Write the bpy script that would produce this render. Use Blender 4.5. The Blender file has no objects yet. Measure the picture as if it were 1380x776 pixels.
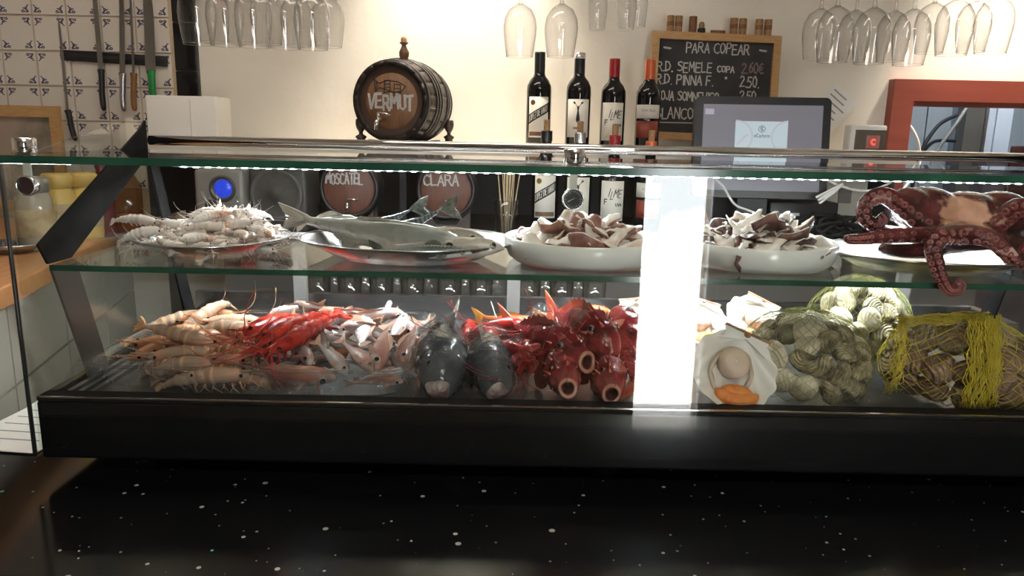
import bpy, math, random
from mathutils import Vector, Matrix, Euler, noise

random.seed(7)
SC = bpy.context.scene
COL = SC.collection
ZC = 1.6                     # camera height above the floor
PI = math.pi

# ------------------------------------------------------------------ camera
FPX, PITCH, ROLL = 1000.0, math.radians(12), math.radians(1.17)
cam = bpy.data.cameras.new('camera')
cam.sensor_width = 36.0
cam.lens = 36.0 * FPX / 1380.0
cam.clip_start = 0.02
camo = bpy.data.objects.new('camera', cam)
COL.objects.link(camo)
camo.location = (0, 0, ZC)
camo.rotation_euler = (Matrix.Rotation(PI / 2 - PITCH, 3, 'X') @ Matrix.Rotation(ROLL, 3, 'Z')).to_euler()
SC.camera = camo

# ------------------------------------------------------------------ world, exposure
SC.view_settings.view_transform = 'Standard'
SC.view_settings.look = 'None'
SC.view_settings.gamma = 1.0
SC.view_settings.use_curve_mapping = False
SC.view_settings.exposure = 0.0
SC.cycles.use_denoising = True
SC.cycles.max_bounces = 10
SC.cycles.transparent_max_bounces = 24
SC.cycles.sample_clamp_indirect = 30.0
SC.cycles.caustics_reflective = False
SC.cycles.caustics_refractive = False
w = bpy.data.worlds.new('daylight')
SC.world = w
w.use_nodes = True
w.node_tree.nodes['Background'].inputs[0].default_value = (0.93, 0.97, 1.0, 1)
w.node_tree.nodes['Background'].inputs[1].default_value = 16.0


def area_light(name, loc, rot, sx, sy, power, col=(1, 1, 1), portal=False, parent=None):
    l = bpy.data.lights.new(name, 'AREA')
    l.shape = 'RECTANGLE'
    l.size, l.size_y = sx, sy
    l.energy = power
    l.color = col
    if portal:
        l.cycles.is_portal = True
    o = bpy.data.objects.new(name, l)
    COL.objects.link(o)
    o.location = loc
    o.rotation_euler = rot
    if parent:
        o.parent = parent
    return o


sun = bpy.data.lights.new('street_sun', 'SUN')
sun.energy = 62.0
sun.angle = math.radians(1)
sun.color = (1, .97, .92)
suno = bpy.data.objects.new('street_sun', sun)
COL.objects.link(suno)
suno.location = (0, 0, 6)
suno.rotation_euler = Vector((.03, -.08, -1)).to_track_quat('-Z', 'Y').to_euler()

DOOR_X0, DOOR_X1, FRONT_Y = 0.685, 1.03, -1.9
area_light('doorway_daylight_portal', ((DOOR_X0 + DOOR_X1) / 2, FRONT_Y, 1.06), (PI / 2, 0, PI), DOOR_X1 - DOOR_X0, 2.1, 1, portal=True)


# ------------------------------------------------------------------ pixel helpers (1380 x 776 frame -> place)
def ray(px, py):
    u, v = (px - 690) / FPX, (py - 388) / FPX
    c, s = math.cos(ROLL), math.sin(ROLL)
    u, v = c * u + s * v, -s * u + c * v
    return Vector((u, math.cos(PITCH) - v * math.sin(PITCH), -math.sin(PITCH) - v * math.cos(PITCH)))


def at(px, py, Y):
    r = ray(px, py)
    p = r * (Y / r.y)
    return Vector((p.x, p.y, p.z + ZC))


def onz(px, py, z):
    r = ray(px, py)
    p = r * ((z - ZC) / r.z)
    return Vector((p.x, p.y, p.z + ZC))


# ------------------------------------------------------------------ mesh builder
def TR(loc=(0, 0, 0), rot=(0, 0, 0), sc=(1, 1, 1)):
    return Matrix.LocRotScale(Vector(loc), Euler(rot), Vector(sc))


class MB:
    def __init__(s):
        s.v, s.f, s.sm, s.mi = [], [], [], []

    def add(s, vs, fs, smooth=True, mi=0, M=None):
        b = len(s.v)
        if M is not None:
            vs = [M @ Vector(p) for p in vs]
        s.v += [tuple(p) for p in vs]
        for f in fs:
            s.f.append(tuple(i + b for i in f))
            s.sm.append(smooth)
            s.mi.append(mi)
        return s

    def box(s, c, d, M=None, mi=0, bev=0.0):
        x, y, z = d[0] / 2, d[1] / 2, d[2] / 2
        if bev <= 0:
            vs = [(c[0] + i * x, c[1] + j * y, c[2] + k * z) for i in (-1, 1) for j in (-1, 1) for k in (-1, 1)]
            fs = [(0, 1, 3, 2), (4, 6, 7, 5), (0, 4, 5, 1), (2, 3, 7, 6), (0, 2, 6, 4), (1, 5, 7, 3)]
            return s.add(vs, fs, False, mi, M)
        b = min(bev, x * .95, y * .95, z * .95)
        # rounded in plan, chamfered top and bottom
        def outl(e, zz):
            pts = []
            for (sx, sy, a0) in ((1, 1, 0), (-1, 1, PI / 2), (-1, -1, PI), (1, -1, 1.5 * PI)):
                for k in range(4):
                    a = a0 + k * PI / 6
                    pts.append((c[0] + sx * (x - b) + (b - e) * math.cos(a), c[1] + sy * (y - b) + (b - e) * math.sin(a), zz))
            return pts
        r = [outl(b * .6, c[2] - z), outl(b * .18, c[2] - z + b * .25), outl(0, c[2] - z + b * .7), outl(0, c[2] + z - b * .7), outl(b * .18, c[2] + z - b * .25), outl(b * .6, c[2] + z)]
        return s.loft(r, M=M, mi=mi, smooth=True)

    def loft(s, rings, cap0=True, cap1=True, M=None, mi=0, smooth=True, closed=True):
        n = len(rings[0])
        vs = [p for r in rings for p in r]
        fs = []
        for i in range(len(rings) - 1):
            for j in range(n if closed else n - 1):
                k = (j + 1) % n
                fs.append((i * n + j, i * n + k, (i + 1) * n + k, (i + 1) * n + j))
        if cap0:
            fs.append(tuple(range(n - 1, -1, -1)))
        if cap1:
            fs.append(tuple((len(rings) - 1) * n + j for j in range(n)))
        return s.add(vs, fs, smooth, mi, M)

    def lathe(s, prof, seg=24, M=None, mi=0, cap0=False, cap1=False, a0=0.0, a1=2 * PI, smooth=True):
        full = abs(a1 - a0 - 2 * PI) < 1e-6
        n = seg if full else seg + 1
        rings = []
        for (r, z) in prof:
            rings.append([(r * math.cos(a0 + (a1 - a0) * j / seg), r * math.sin(a0 + (a1 - a0) * j / seg), z) for j in range(n)])
        return s.loft(rings, cap0, cap1, M, mi, smooth, closed=full)

    def tube(s, pts, rad, seg=6, M=None, mi=0, cap=True):
        pts = [Vector(p) for p in pts]
        if not isinstance(rad, (list, tuple)):
            rad = [rad] * len(pts)
        rings, up = [], None
        for i, p in enumerate(pts):
            t = (pts[min(i + 1, len(pts) - 1)] - pts[max(i - 1, 0)])
            t = t.normalized() if t.length > 1e-9 else Vector((0, 0, 1))
            if up is None:
                up = t.orthogonal().normalized()
            up = (up - t * up.dot(t))
            up = up.normalized() if up.length > 1e-6 else t.orthogonal().normalized()
            sd = t.cross(up)
            rings.append([p + (up * math.cos(2 * PI * j / seg) + sd * math.sin(2 * PI * j / seg)) * rad[i] for j in range(seg)])
        return s.loft(rings, cap, cap, M, mi)

    def ell(s, c, r, seg=12, rg=8, M=None, mi=0):
        rings = []
        for i in range(rg + 1):
            a = -PI / 2 + PI * i / rg
            q = max(math.cos(a), 0.02)
            rings.append([(c[0] + r[0] * q * math.cos(2 * PI * j / seg), c[1] + r[1] * q * math.sin(2 * PI * j / seg), c[2] + r[2] * math.sin(a)) for j in range(seg)])
        return s.loft(rings, True, True, M, mi)

    def prism(s, outline, y0, y1, M=None, mi=0, smooth=False):
        """outline: list of (x, z); extruded along y"""
        n = len(outline)
        vs = [(x, y0, z) for x, z in outline] + [(x, y1, z) for x, z in outline]
        fs = [tuple(range(n)), tuple(range(2 * n - 1, n - 1, -1))]
        for j in range(n):
            k = (j + 1) % n
            fs.append((j, n + j, n + k, k))
        return s.add(vs, fs, smooth, mi, M)

    def grid(s, fn, nu, nv, M=None, mi=0, smooth=True):
        vs = [fn(i / nu, j / nv) for i in range(nu + 1) for j in range(nv + 1)]
        fs = [(i * (nv + 1) + j, (i + 1) * (nv + 1) + j, (i + 1) * (nv + 1) + j + 1, i * (nv + 1) + j + 1) for i in range(nu) for j in range(nv)]
        return s.add(vs, fs, smooth, mi, M)

    def mesh(s, name, mats):
        me = bpy.data.meshes.new(name)
        me.from_pydata(s.v, [], s.f)
        me.polygons.foreach_set('use_smooth', s.sm)
        me.polygons.foreach_set('material_index', s.mi)
        for m in (mats if isinstance(mats, (list, tuple)) else [mats]):
            me.materials.append(m)
        me.update()
        return me

    def build(s, name, mats, parent=None, loc=(0, 0, 0), rot=(0, 0, 0)):
        return link(name, s.mesh(name, mats), parent, loc, rot)


def link(name, me, parent=None, loc=(0, 0, 0), rot=(0, 0, 0), sc=(1, 1, 1)):
    o = bpy.data.objects.new(name, me)
    COL.objects.link(o)
    o.location, o.rotation_euler, o.scale = loc, rot, sc
    if parent:
        o.parent = parent
    return o


def tag(o, label=None, cat=None, group=None, kind=None):
    if label: o['label'] = label
    if cat: o['category'] = cat
    if group: o['group'] = group
    if kind: o['kind'] = kind
    return o


def thing(name, label, cat, loc=(0, 0, 0), rot=(0, 0, 0), group=None):
    o = bpy.data.objects.new(name, None)
    COL.objects.link(o)
    o.empty_display_size = 0.02
    o.location, o.rotation_euler = loc, rot
    return tag(o, label, cat, group)


def struct(name, mb, m, parent=None):
    return tag(mb.build(name, m, parent), kind='structure')


def copy_tree(o, parent=None):
    c = o.copy()
    COL.objects.link(c)
    c.parent = parent
    for ch in list(o.children):
        copy_tree(ch, c)
    return c


def thin_solid(mb, name, mats, parent, th):
    o = mb.build(name, mats, parent)
    m = o.modifiers.new('thickness', 'SOLIDIFY')
    m.thickness = th
    m.offset = 0
    return o


# ------------------------------------------------------------------ materials
MATS = {}


def nt(name):
    m = bpy.data.materials.new(name)
    m.use_nodes = True
    t = m.node_tree
    return m, t, t.nodes, t.links, t.nodes['Principled BSDF']


def pm(name, col, rough=.5, metal=0., col2=None, nscale=20., bump=0., bscale=None, spec=.5, coat=0., sss=0., emis=None, estr=0., stretch=(1, 1, 1), det=4., lo=.35, hi=.65):
    if name in MATS: return MATS[name]
    m, t, N, L, b = nt(name)
    b.inputs['Base Color'].default_value = (*col, 1)
    b.inputs['Roughness'].default_value = rough
    b.inputs['Metallic'].default_value = metal
    b.inputs['Specular IOR Level'].default_value = spec
    if coat:
        b.inputs['Coat Weight'].default_value = coat
        b.inputs['Coat Roughness'].default_value = .08
    if sss:
        b.inputs['Subsurface Weight'].default_value = sss
        b.inputs['Subsurface Radius'].default_value = (.012, .006, .004)
        b.inputs['Subsurface Scale'].default_value = .5
    if emis:
        b.inputs['Emission Color'].default_value = (*emis, 1)
        b.inputs['Emission Strength'].default_value = estr
    if col2 or bump:
        tc = N.new('ShaderNodeTexCoord')
        mp = N.new('ShaderNodeMapping')
        mp.inputs['Scale'].default_value = stretch
        L.new(tc.outputs['Object'], mp.inputs[0])
    if col2:
        n = N.new('ShaderNodeTexNoise')
        n.inputs['Scale'].default_value = nscale
        n.inputs['Detail'].default_value = det
        L.new(mp.outputs[0], n.inputs['Vector'])
        r = N.new('ShaderNodeValToRGB')
        r.color_ramp.elements[0].position, r.color_ramp.elements[1].position = lo, hi
        r.color_ramp.elements[0].color = (*col, 1)
        r.color_ramp.elements[1].color = (*col2, 1)
        L.new(n.outputs['Fac'], r.inputs[0])
        L.new(r.outputs[0], b.inputs['Base Color'])
    if bump:
        n2 = N.new('ShaderNodeTexNoise')
        n2.inputs['Scale'].default_value = bscale or nscale
        n2.inputs['Detail'].default_value = 5
        L.new(mp.outputs[0], n2.inputs['Vector'])
        bp = N.new('ShaderNodeBump')
        bp.inputs['Strength'].default_value = bump
        bp.inputs['Distance'].default_value = .01
        L.new(n2.outputs['Fac'], bp.inputs['Height'])
        L.new(bp.outputs[0], b.inputs['Normal'])
    MATS[name] = m
    return m


def thin_glass(name, tint=(1, 1, 1), rough=0., ior=1.5, edge=None, haze=0., hazecol=(.8, .8, .8), bump=0., bscale=30.):
    """clear sheet: what passes through is tinted, what is mirrored follows Fresnel"""
    if name in MATS: return MATS[name]
    m, t, N, L, b = nt(name)
    N.remove(b)
    out = N['Material Output']
    tr = N.new('ShaderNodeBsdfTransparent'); tr.inputs[0].default_value = (*tint, 1)
    gl = N.new('ShaderNodeBsdfGlossy'); gl.inputs['Roughness'].default_value = rough
    fr = N.new('ShaderNodeLayerWeight'); fr.inputs[0].default_value = .5
    pw = N.new('ShaderNodeMath'); pw.operation = 'POWER'; pw.inputs[1].default_value = 5; L.new(fr.outputs['Facing'], pw.inputs[0])
    f0 = ((ior - 1) / (ior + 1)) ** 2
    ma = N.new('ShaderNodeMath'); ma.operation = 'MULTIPLY_ADD'; ma.inputs[1].default_value = 1 - f0; ma.inputs[2].default_value = f0; L.new(pw.outputs[0], ma.inputs[0])
    mx = N.new('ShaderNodeMixShader')
    if edge:      # longer path through the wall of the glass near its outline
        pe = N.new('ShaderNodeMath'); pe.operation = 'POWER'; pe.inputs[1].default_value = 2.2; L.new(fr.outputs['Facing'], pe.inputs[0])
        mc = N.new('ShaderNodeMix'); mc.data_type = 'RGBA'; mc.inputs[6].default_value = (*tint, 1); mc.inputs[7].default_value = (*edge, 1)
        L.new(pe.outputs[0], mc.inputs[0]); L.new(mc.outputs[2], tr.inputs[0])
    if bump:
        n2 = N.new('ShaderNodeTexNoise'); n2.inputs['Scale'].default_value = bscale; n2.inputs['Detail'].default_value = 3
        tc = N.new('ShaderNodeTexCoord'); L.new(tc.outputs['Object'], n2.inputs['Vector'])
        bp = N.new('ShaderNodeBump'); bp.inputs['Strength'].default_value = bump; bp.inputs['Distance'].default_value = .01
        L.new(n2.outputs['Fac'], bp.inputs['Height']); L.new(bp.outputs[0], gl.inputs['Normal']); L.new(bp.outputs[0], fr.inputs['Normal'])
    L.new(ma.outputs[0], mx.inputs[0]); L.new(tr.outputs[0], mx.inputs[1]); L.new(gl.outputs[0], mx.inputs[2])
    last = mx
    if haze:
        df = N.new('ShaderNodeBsdfDiffuse'); df.inputs[0].default_value = (*hazecol, 1)
        m2 = N.new('ShaderNodeMixShader'); m2.inputs[0].default_value = haze
        L.new(mx.outputs[0], m2.inputs[1]); L.new(df.outputs[0], m2.inputs[2]); last = m2
    L.new(last.outputs[0], out.inputs[0])
    MATS[name] = m
    return m


def emit(name, col, strength):
    return pm(name, col, .5, emis=col, estr=strength)


PLASTER = pm('cream_plaster', (.80, .745, .65), .75, col2=(.84, .79, .70), nscale=3, bump=.35, bscale=9)
ROOMWALL = pm('tan_wall_paint', (.30, .25, .20), .8, col2=(.33, .28, .23), nscale=3)
CEIL = pm('ceiling_paint', (.62, .58, .52), .9, col2=(.66, .62, .56), nscale=2)
FLOORM = pm('floor_clay', (.16, .12, .09), .5, col2=(.2, .15, .11), nscale=6)
TILE = pm('cream_tile_glaze', (.74, .66, .58), .18, col2=(.78, .71, .63), nscale=4)
TILEBLUE = pm('slate_blue_tile_print', (.06, .055, .10), .25, col2=(.13, .11, .17), nscale=60)
GROUT = pm('ochre_grout', (.62, .47, .30), .9, col2=(.55, .42, .28), nscale=30)
BLACKTILE = pm('black_tile', (.008, .008, .010), .12, col2=(.014, .013, .015), nscale=12)
STEEL = pm('brushed_steel', (.62, .62, .63), .22, 1., col2=(.52, .52, .54), nscale=40, stretch=(1, 20, 20))
STEELDARK = pm('worn_steel', (.34, .34, .35), .3, 1., col2=(.26, .26, .27), nscale=18)
CHROME = pm('chrome', (.82, .82, .84), .07, 1., col2=(.76, .76, .78), nscale=8)
BLACKMET = pm('black_painted_metal', (.008, .008, .009), .55, spec=.03, col2=(.018, .017, .017), nscale=25)
BLACKPLA = pm('black_plastic', (.014, .014, .016), .38, col2=(.02, .02, .022), nscale=30)
BASEBLACK = pm('black_gloss_panel', (.006, .006, .007), .14, col2=(.009, .009, .010), nscale=5)
GREYPLA = pm('grey_plastic', (.20, .185, .17), .4, col2=(.23, .21, .195), nscale=25)
DARKGREY = pm('charcoal_cloth', (.06, .055, .05), .8, col2=(.075, .07, .062), nscale=80)
WHITEPLA = pm('white_plastic', (.80, .79, .77), .32, col2=(.84, .83, .81), nscale=6, sss=.0)
PORCELAIN = pm('white_melamine', (.78, .765, .73), .16, col2=(.82, .81, .78), nscale=5)
BEIGEMET = pm('beige_enamel', (.48, .46, .42), .35, col2=(.52, .50, .46), nscale=5)
PAPER = pm('white_paper', (.78, .76, .73), .85, col2=(.84, .82, .79), nscale=6)
INK = pm('black_ink', (.012, .012, .014), .6, col2=(.03, .03, .03), nscale=50)
GREYINK = pm('grey_ink', (.25, .25, .28), .7, col2=(.32, .32, .35), nscale=50)
CHALK = pm('white_chalk', (.62, .60, .57), .95, col2=(.42, .41, .39), nscale=220)
CHALKPINK = pm('faded_pink_chalk', (.22, .14, .15), .95, col2=(.30, .22, .22), nscale=200)
SLATE = pm('chalkboard_slate', (.022, .020, .021), .75, col2=(.045, .042, .043), nscale=9)
PINE = pm('pine_wood', (.52, .31, .13), .5, col2=(.42, .23, .09), nscale=12, stretch=(3, 3, 25))
WOODTOP = pm('oiled_wood_top', (.46, .215, .085), .35, col2=(.35, .155, .06), nscale=8, stretch=(2, 14, 2))
BARRELWOOD = pm('dark_barrel_oak', (.026, .017, .013), .42, col2=(.046, .031, .024), nscale=14, stretch=(8, 8, 1.5), bump=.2)
BARRELHEAD = pm('oak_barrel_head', (.27, .135, .062), .55, col2=(.19, .09, .04), nscale=10, stretch=(14, 2, 2))
DARKWOOD = pm('dark_turned_wood', (.03, .018, .013), .4, col2=(.05, .03, .02), nscale=20)
MIDWOOD = pm('brown_turned_wood', (.14, .065, .03), .4, col2=(.20, .10, .05), nscale=20)
REDWOOD = pm('brick_red_painted_wood', (.27, .058, .036), .45, col2=(.31, .072, .045), nscale=4, stretch=(1, 1, 6))
CORK = pm('cork', (.42, .24, .12), .85, col2=(.28, .15, .07), nscale=160)
CORKDARK = pm('dark_cork', (.25, .11, .055), .85, col2=(.18, .08, .04), nscale=160)
BOTTLEG = pm('dark_bottle_glass', (.006, .006, .008), .05, col2=(.009, .008, .008), nscale=5, spec=.6)
GOLD = pm('gold_print', (.35, .22, .07), .4, .6, col2=(.28, .17, .05), nscale=60)
PANE = thin_glass('clear_pane', (.965, .985, .975))
EDGE = pm('green_glass_edge', (.014, .062, .040), .12, col2=(.024, .10, .058), nscale=14, stretch=(1, 1, 1))
WINEG = thin_glass('wine_glass', (.965, .965, .965), ior=1.75, rough=.03, edge=(.42, .41, .40))
CLEARP = thin_glass('clear_plastic_tray', (.95, .955, .96), ior=1.42, haze=.03, rough=.06)
FILM = thin_glass('cling_film', (.93, .94, .95), ior=1.5, haze=.02, hazecol=(.62, .62, .66), rough=.07, bump=.9, bscale=60)
WRAP = thin_glass('tight_clear_wrap', (.97, .97, .97), ior=1.4, rough=.04, bump=1.0, bscale=45)
KITCHEN = pm('blue_grey_panel', (.34, .39, .43), .35, col2=(.36, .40, .44), nscale=3)


def granite():
    m, t, N, L, b = nt('black_speckled_granite')
    b.inputs['Roughness'].default_value = .13
    tc = N.new('ShaderNodeTexCoord')
    prev = None
    for (sc, thr, gate, mul) in ((34, .14, .30, 1.), (75, .15, .62, .6)):
        v = N.new('ShaderNodeTexVoronoi'); v.inputs['Scale'].default_value = sc
        L.new(tc.outputs['Object'], v.inputs['Vector'])
        sp = N.new('ShaderNodeSeparateColor'); L.new(v.outputs['Color'], sp.inputs[0])
        a = N.new('ShaderNodeMath'); a.operation = 'MULTIPLY'; a.inputs[1].default_value = thr; L.new(sp.outputs[0], a.inputs[0])
        lt = N.new('ShaderNodeMath'); lt.operation = 'LESS_THAN'; L.new(v.outputs['Distance'], lt.inputs[0]); L.new(a.outputs[0], lt.inputs[1])
        g = N.new('ShaderNodeMath'); g.operation = 'GREATER_THAN'; g.inputs[1].default_value = gate; L.new(sp.outputs[1], g.inputs[0])
        mu = N.new('ShaderNodeMath'); mu.operation = 'MULTIPLY'; L.new(lt.outputs[0], mu.inputs[0]); L.new(g.outputs[0], mu.inputs[1])
        m2 = N.new('ShaderNodeMath'); m2.operation = 'MULTIPLY'; m2.inputs[1].default_value = mul; L.new(mu.outputs[0], m2.inputs[0])
        if prev is None:
            prev = m2; sep = sp
        else:
            mxm = N.new('ShaderNodeMath'); mxm.operation = 'MAXIMUM'; L.new(prev.outputs[0], mxm.inputs[0]); L.new(m2.outputs[0], mxm.inputs[1]); prev = mxm
    gr = N.new('ShaderNodeMath'); gr.operation = 'GREATER_THAN'; gr.inputs[1].default_value = .94; L.new(sep.outputs[2], gr.inputs[0])
    fc = N.new('ShaderNodeMix'); fc.data_type = 'RGBA'; fc.inputs[6].default_value = (.50, .49, .46, 1); fc.inputs[7].default_value = (.10, .55, .33, 1)
    L.new(gr.outputs[0], fc.inputs[0])
    mx = N.new('ShaderNodeMix'); mx.data_type = 'RGBA'; mx.inputs[6].default_value = (.007, .007, .008, 1)
    L.new(prev.outputs[0], mx.inputs[0]); L.new(fc.outputs[2], mx.inputs[7]); L.new(mx.outputs[2], b.inputs['Base Color'])
    return m


GRANITE = granite()


def two_tone(name, top, belly, z0, z1, rough=.25, axis=2, nscale=40, speck=None, sss=.0, stripes=None, bump=.15):
    """animal skin: colour runs from belly to back along a local axis of the animal, broken by noise"""
    m, t, N, L, b = nt(name)
    b.inputs['Roughness'].default_value = rough
    b.inputs['Specular IOR Level'].default_value = .6
    tc = N.new('ShaderNodeTexCoord')
    sx = N.new('ShaderNodeSeparateXYZ'); L.new(tc.outputs['Object'], sx.inputs[0])
    n = N.new('ShaderNodeTexNoise'); n.inputs['Scale'].default_value = nscale; n.inputs['Detail'].default_value = 5; L.new(tc.outputs['Object'], n.inputs['Vector'])
    mr = N.new('ShaderNodeMapRange'); mr.inputs[1].default_value = z0; mr.inputs[2].default_value = z1; L.new(sx.outputs[axis], mr.inputs[0])
    ad = N.new('ShaderNodeMath'); ad.operation = 'MULTIPLY_ADD'; ad.inputs[1].default_value = .55; L.new(n.outputs['Fac'], ad.inputs[0])
    sb = N.new('ShaderNodeMath'); sb.operation = 'SUBTRACT'; sb.inputs[1].default_value = .275; L.new(mr.outputs[0], sb.inputs[0]); L.new(sb.outputs[0], ad.inputs[2])
    mx = N.new('ShaderNodeMix'); mx.data_type = 'RGBA'; mx.inputs[6].default_value = (*belly, 1); mx.inputs[7].default_value = (*top, 1)
    L.new(ad.outputs[0], mx.inputs[0])
    last = mx.outputs[2]
    if stripes:
        wv = N.new('ShaderNodeTexWave'); wv.inputs['Scale'].default_value = stripes[1]; wv.inputs['Distortion'].default_value = 6; wv.inputs['Detail'].default_value = 2
        L.new(tc.outputs['Object'], wv.inputs['Vector'])
        mm = N.new('ShaderNodeMath'); mm.operation = 'MULTIPLY'; L.new(wv.outputs['Fac'], mm.inputs[0]); L.new(ad.outputs[0], mm.inputs[1])
        cl = N.new('ShaderNodeMath'); cl.operation = 'MULTIPLY'; cl.use_clamp = True; cl.inputs[1].default_value = stripes[2] if len(stripes) > 2 else .9; L.new(mm.outputs[0], cl.inputs[0])
        m3 = N.new('ShaderNodeMix'); m3.data_type = 'RGBA'; m3.inputs[7].default_value = (*stripes[0], 1)
        L.new(cl.outputs[0], m3.inputs[0]); L.new(last, m3.inputs[6]); last = m3.outputs[2]
    if speck:
        v = N.new('ShaderNodeTexNoise'); v.inputs['Scale'].default_value = speck[1]; v.inputs['Detail'].default_value = 3; L.new(tc.outputs['Object'], v.inputs['Vector'])
        r = N.new('ShaderNodeMapRange'); r.inputs[1].default_value = .55; r.inputs[2].default_value = .68; L.new(v.outputs['Fac'], r.inputs[0])
        m4 = N.new('ShaderNodeMix'); m4.data_type = 'RGBA'; m4.inputs[7].default_value = (*speck[0], 1)
        L.new(r.outputs[0], m4.inputs[0]); L.new(last, m4.inputs[6]); last = m4.outputs[2]
    L.new(last, b.inputs['Base Color'])
    if bump:
        bp = N.new('ShaderNodeBump'); bp.inputs['Strength'].default_value = bump; bp.inputs['Distance'].default_value = .004
        n3 = N.new('ShaderNodeTexNoise'); n3.inputs['Scale'].default_value = nscale * 5; L.new(tc.outputs['Object'], n3.inputs['Vector'])
        L.new(n3.outputs['Fac'], bp.inputs['Height']); L.new(bp.outputs[0], b.inputs['Normal'])
    if sss:
        b.inputs['Subsurface Weight'].default_value = sss
        b.inputs['Subsurface Radius'].default_value = (.01, .005, .003)
        b.inputs['Subsurface Scale'].default_value = .4
    return m


# ------------------------------------------------------------------ lettering
GL = {
    'A': ['0,0 2,6 4,0', '.8,2.2 3.2,2.2'], 'B': ['0,0 0,6 2.6,6 3.4,5 2.6,3.3 0,3.2', '2.6,3.3 4,2 3,0 0,0'],
    'C': ['4,5.2 2.6,6 .8,5.2 0,3 .8,.8 2.6,0 4,.8'], 'D': ['0,0 0,6 2.4,5.6 4,3.4 3.2,1 0,0'],
    'E': ['3.6,6 .3,6 0,0 3.8,0', '.2,3.1 3,3.1'], 'F': ['3.6,6 .2,6 0,0', '.1,3.2 2.8,3.2'],
    'G': ['4,5.2 2.6,6 .8,5.2 0,3 .8,.8 2.6,0 4,.8 4,2.8 2.4,2.8'], 'H': ['0,0 0,6', '4,0 4,6', '0,3 4,3'],
    'I': ['1,0 1,6'], 'J': ['3,6 3,1.2 2,0 .6,.2 0,1.4'], 'L': ['0,6 .2,0 3.6,.1'],
    'M': ['0,0 .4,6 2.2,2.2 4,6 4.4,0'], 'N': ['0,0 .2,6 3.8,0 4,6'], 'O': ['2,6 .5,5 0,3 .6,.8 2,0 3.4,.9 4,3 3.4,5.2 2,6'],
    'P': ['0,0 .2,6 3,5.9 3.8,4.6 3,3 .2,2.8'], 'R': ['0,0 .1,6 3,5.9 3.6,4.6 2.8,3.2 .2,3', '1.8,3 4,0'],
    'S': ['3.7,5.2 2.4,6 .6,5.4 .5,4 3.3,2.6 3.6,1 2,0 0,.6'], 'T': ['0,6 4,6', '2,6 2,0'], 'U': ['0,6 .3,1.2 2,0 3.6,1.2 4,6'],
    'V': ['0,6 2,0 4,6'], 'X': ['0,0 4,6', '0,6 4,0'], 'Z': ['0,6 4,6 0,0 4,0'], 'K': ['0,0 0,6', '4,6 .2,3 4,0'],
    '2': ['.2,4.8 1.4,6 3.2,5.6 3.6,4.2 0,0 3.9,.2'], '5': ['3.6,6 .6,6 .3,3.4 2.4,3.7 3.8,2 2.6,.2 .2,.2'], '6': ['3.2,6 1,4.4 .2,2 1.4,0 3.2,.6 3.6,2.2 2,3.4 .4,2.4'],
    '0': ['2,6 .4,4.8 .1,2.6 1,.4 2.4,0 3.6,1.6 3.8,4 2,6'], '.': ['.4,0 .9,.2'], '"': ['.6,5.4 .4,4.2', '1.6,5.4 1.4,4.2'],
    '-': ['.4,3 3.4,3'], '=': ['3.8,5.4 2,6 .8,4.6 .6,1.6 2,0 3.8,.6', '0,3.6 3,3.6', '0,2.4 3,2.4'],
}


def strokes(mb, text, x, z, h, th, wd=.62, gap=.28, jit=.03, y=0., fn=None, slant=0., drop=0., M=None, rs=None):
    """chalk or pen letters: flat ribbons in the x-z plane, seen from -y"""
    rs = rs or random.Random(hash(text) % 1000 if False else sum(map(ord, text)))
    cx = x
    for ch in text:
        if ch == ' ':
            cx += h * wd * .75
            continue
        g = GL.get(ch)
        if g is None: continue
        mx = 0
        oz = rs.uniform(-jit, jit) * h * 1.5
        for ln in g:
            pts = []
            for pr in ln.split():
                a, b = map(float, pr.split(','))
                mx = max(mx, a)
                pts.append((cx + (a / 4 * wd + rs.uniform(-jit, jit) * .5 + slant * b / 6) * h, z + oz + (b / 6 + rs.uniform(-jit, jit) * .5) * h + drop * (cx - x)))
            for i in range(len(pts) - 1):
                (x0, z0), (x1, z1) = pts[i], pts[i + 1]
                dx, dz = x1 - x0, z1 - z0
                l = math.hypot(dx, dz) or 1e-6
                ux, uz = dx / l, dz / l
                t = th * rs.uniform(.8, 1.15) / 2
                x0 -= ux * t * .7; z0 -= uz * t * .7; x1 += ux * t * .7; z1 += uz * t * .7
                q = [(x0 - uz * t, z0 + ux * t), (x0 + uz * t, z0 - ux * t), (x1 + uz * t, z1 - ux * t), (x1 - uz * t, z1 + ux * t)]
                vs = [(fn(a, b) if fn else (a, y, b)) for a, b in q]
                mb.add(vs, [(0, 1, 2, 3)], False, 0, M)
        cx += h * (mx / 4 * wd + gap * wd)
    return cx


def font_text(name, text, size, mat, parent, loc, rot=(PI / 2, 0, 0)):
    cu = bpy.data.curves.new(name, 'FONT')
    cu.body = text
    cu.size = size
    cu.align_x = 'CENTER'
    o = bpy.data.objects.new(name, cu)
    COL.objects.link(o)
    me = bpy.data.meshes.new_from_object(o.evaluated_get(bpy.context.evaluated_depsgraph_get()))
    bpy.data.objects.remove(o)
    me.materials.clear()
    me.materials.append(mat)
    return link(name, me, parent, loc, rot)


# ================================================================== THE SETTING
CTR = ZC - .51          # bar counter top
WORK = ZC - .285        # back work counter top
SHELF = ZC - .065       # upper back shelf top
YW = 2.6
HX0, HX1, HZ0, HZ1 = 1.328, 2.35, .55, ZC + .122     # kitchen hatch opening
XR, XL, CZ = 2.9, -2.7, 2.75

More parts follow.
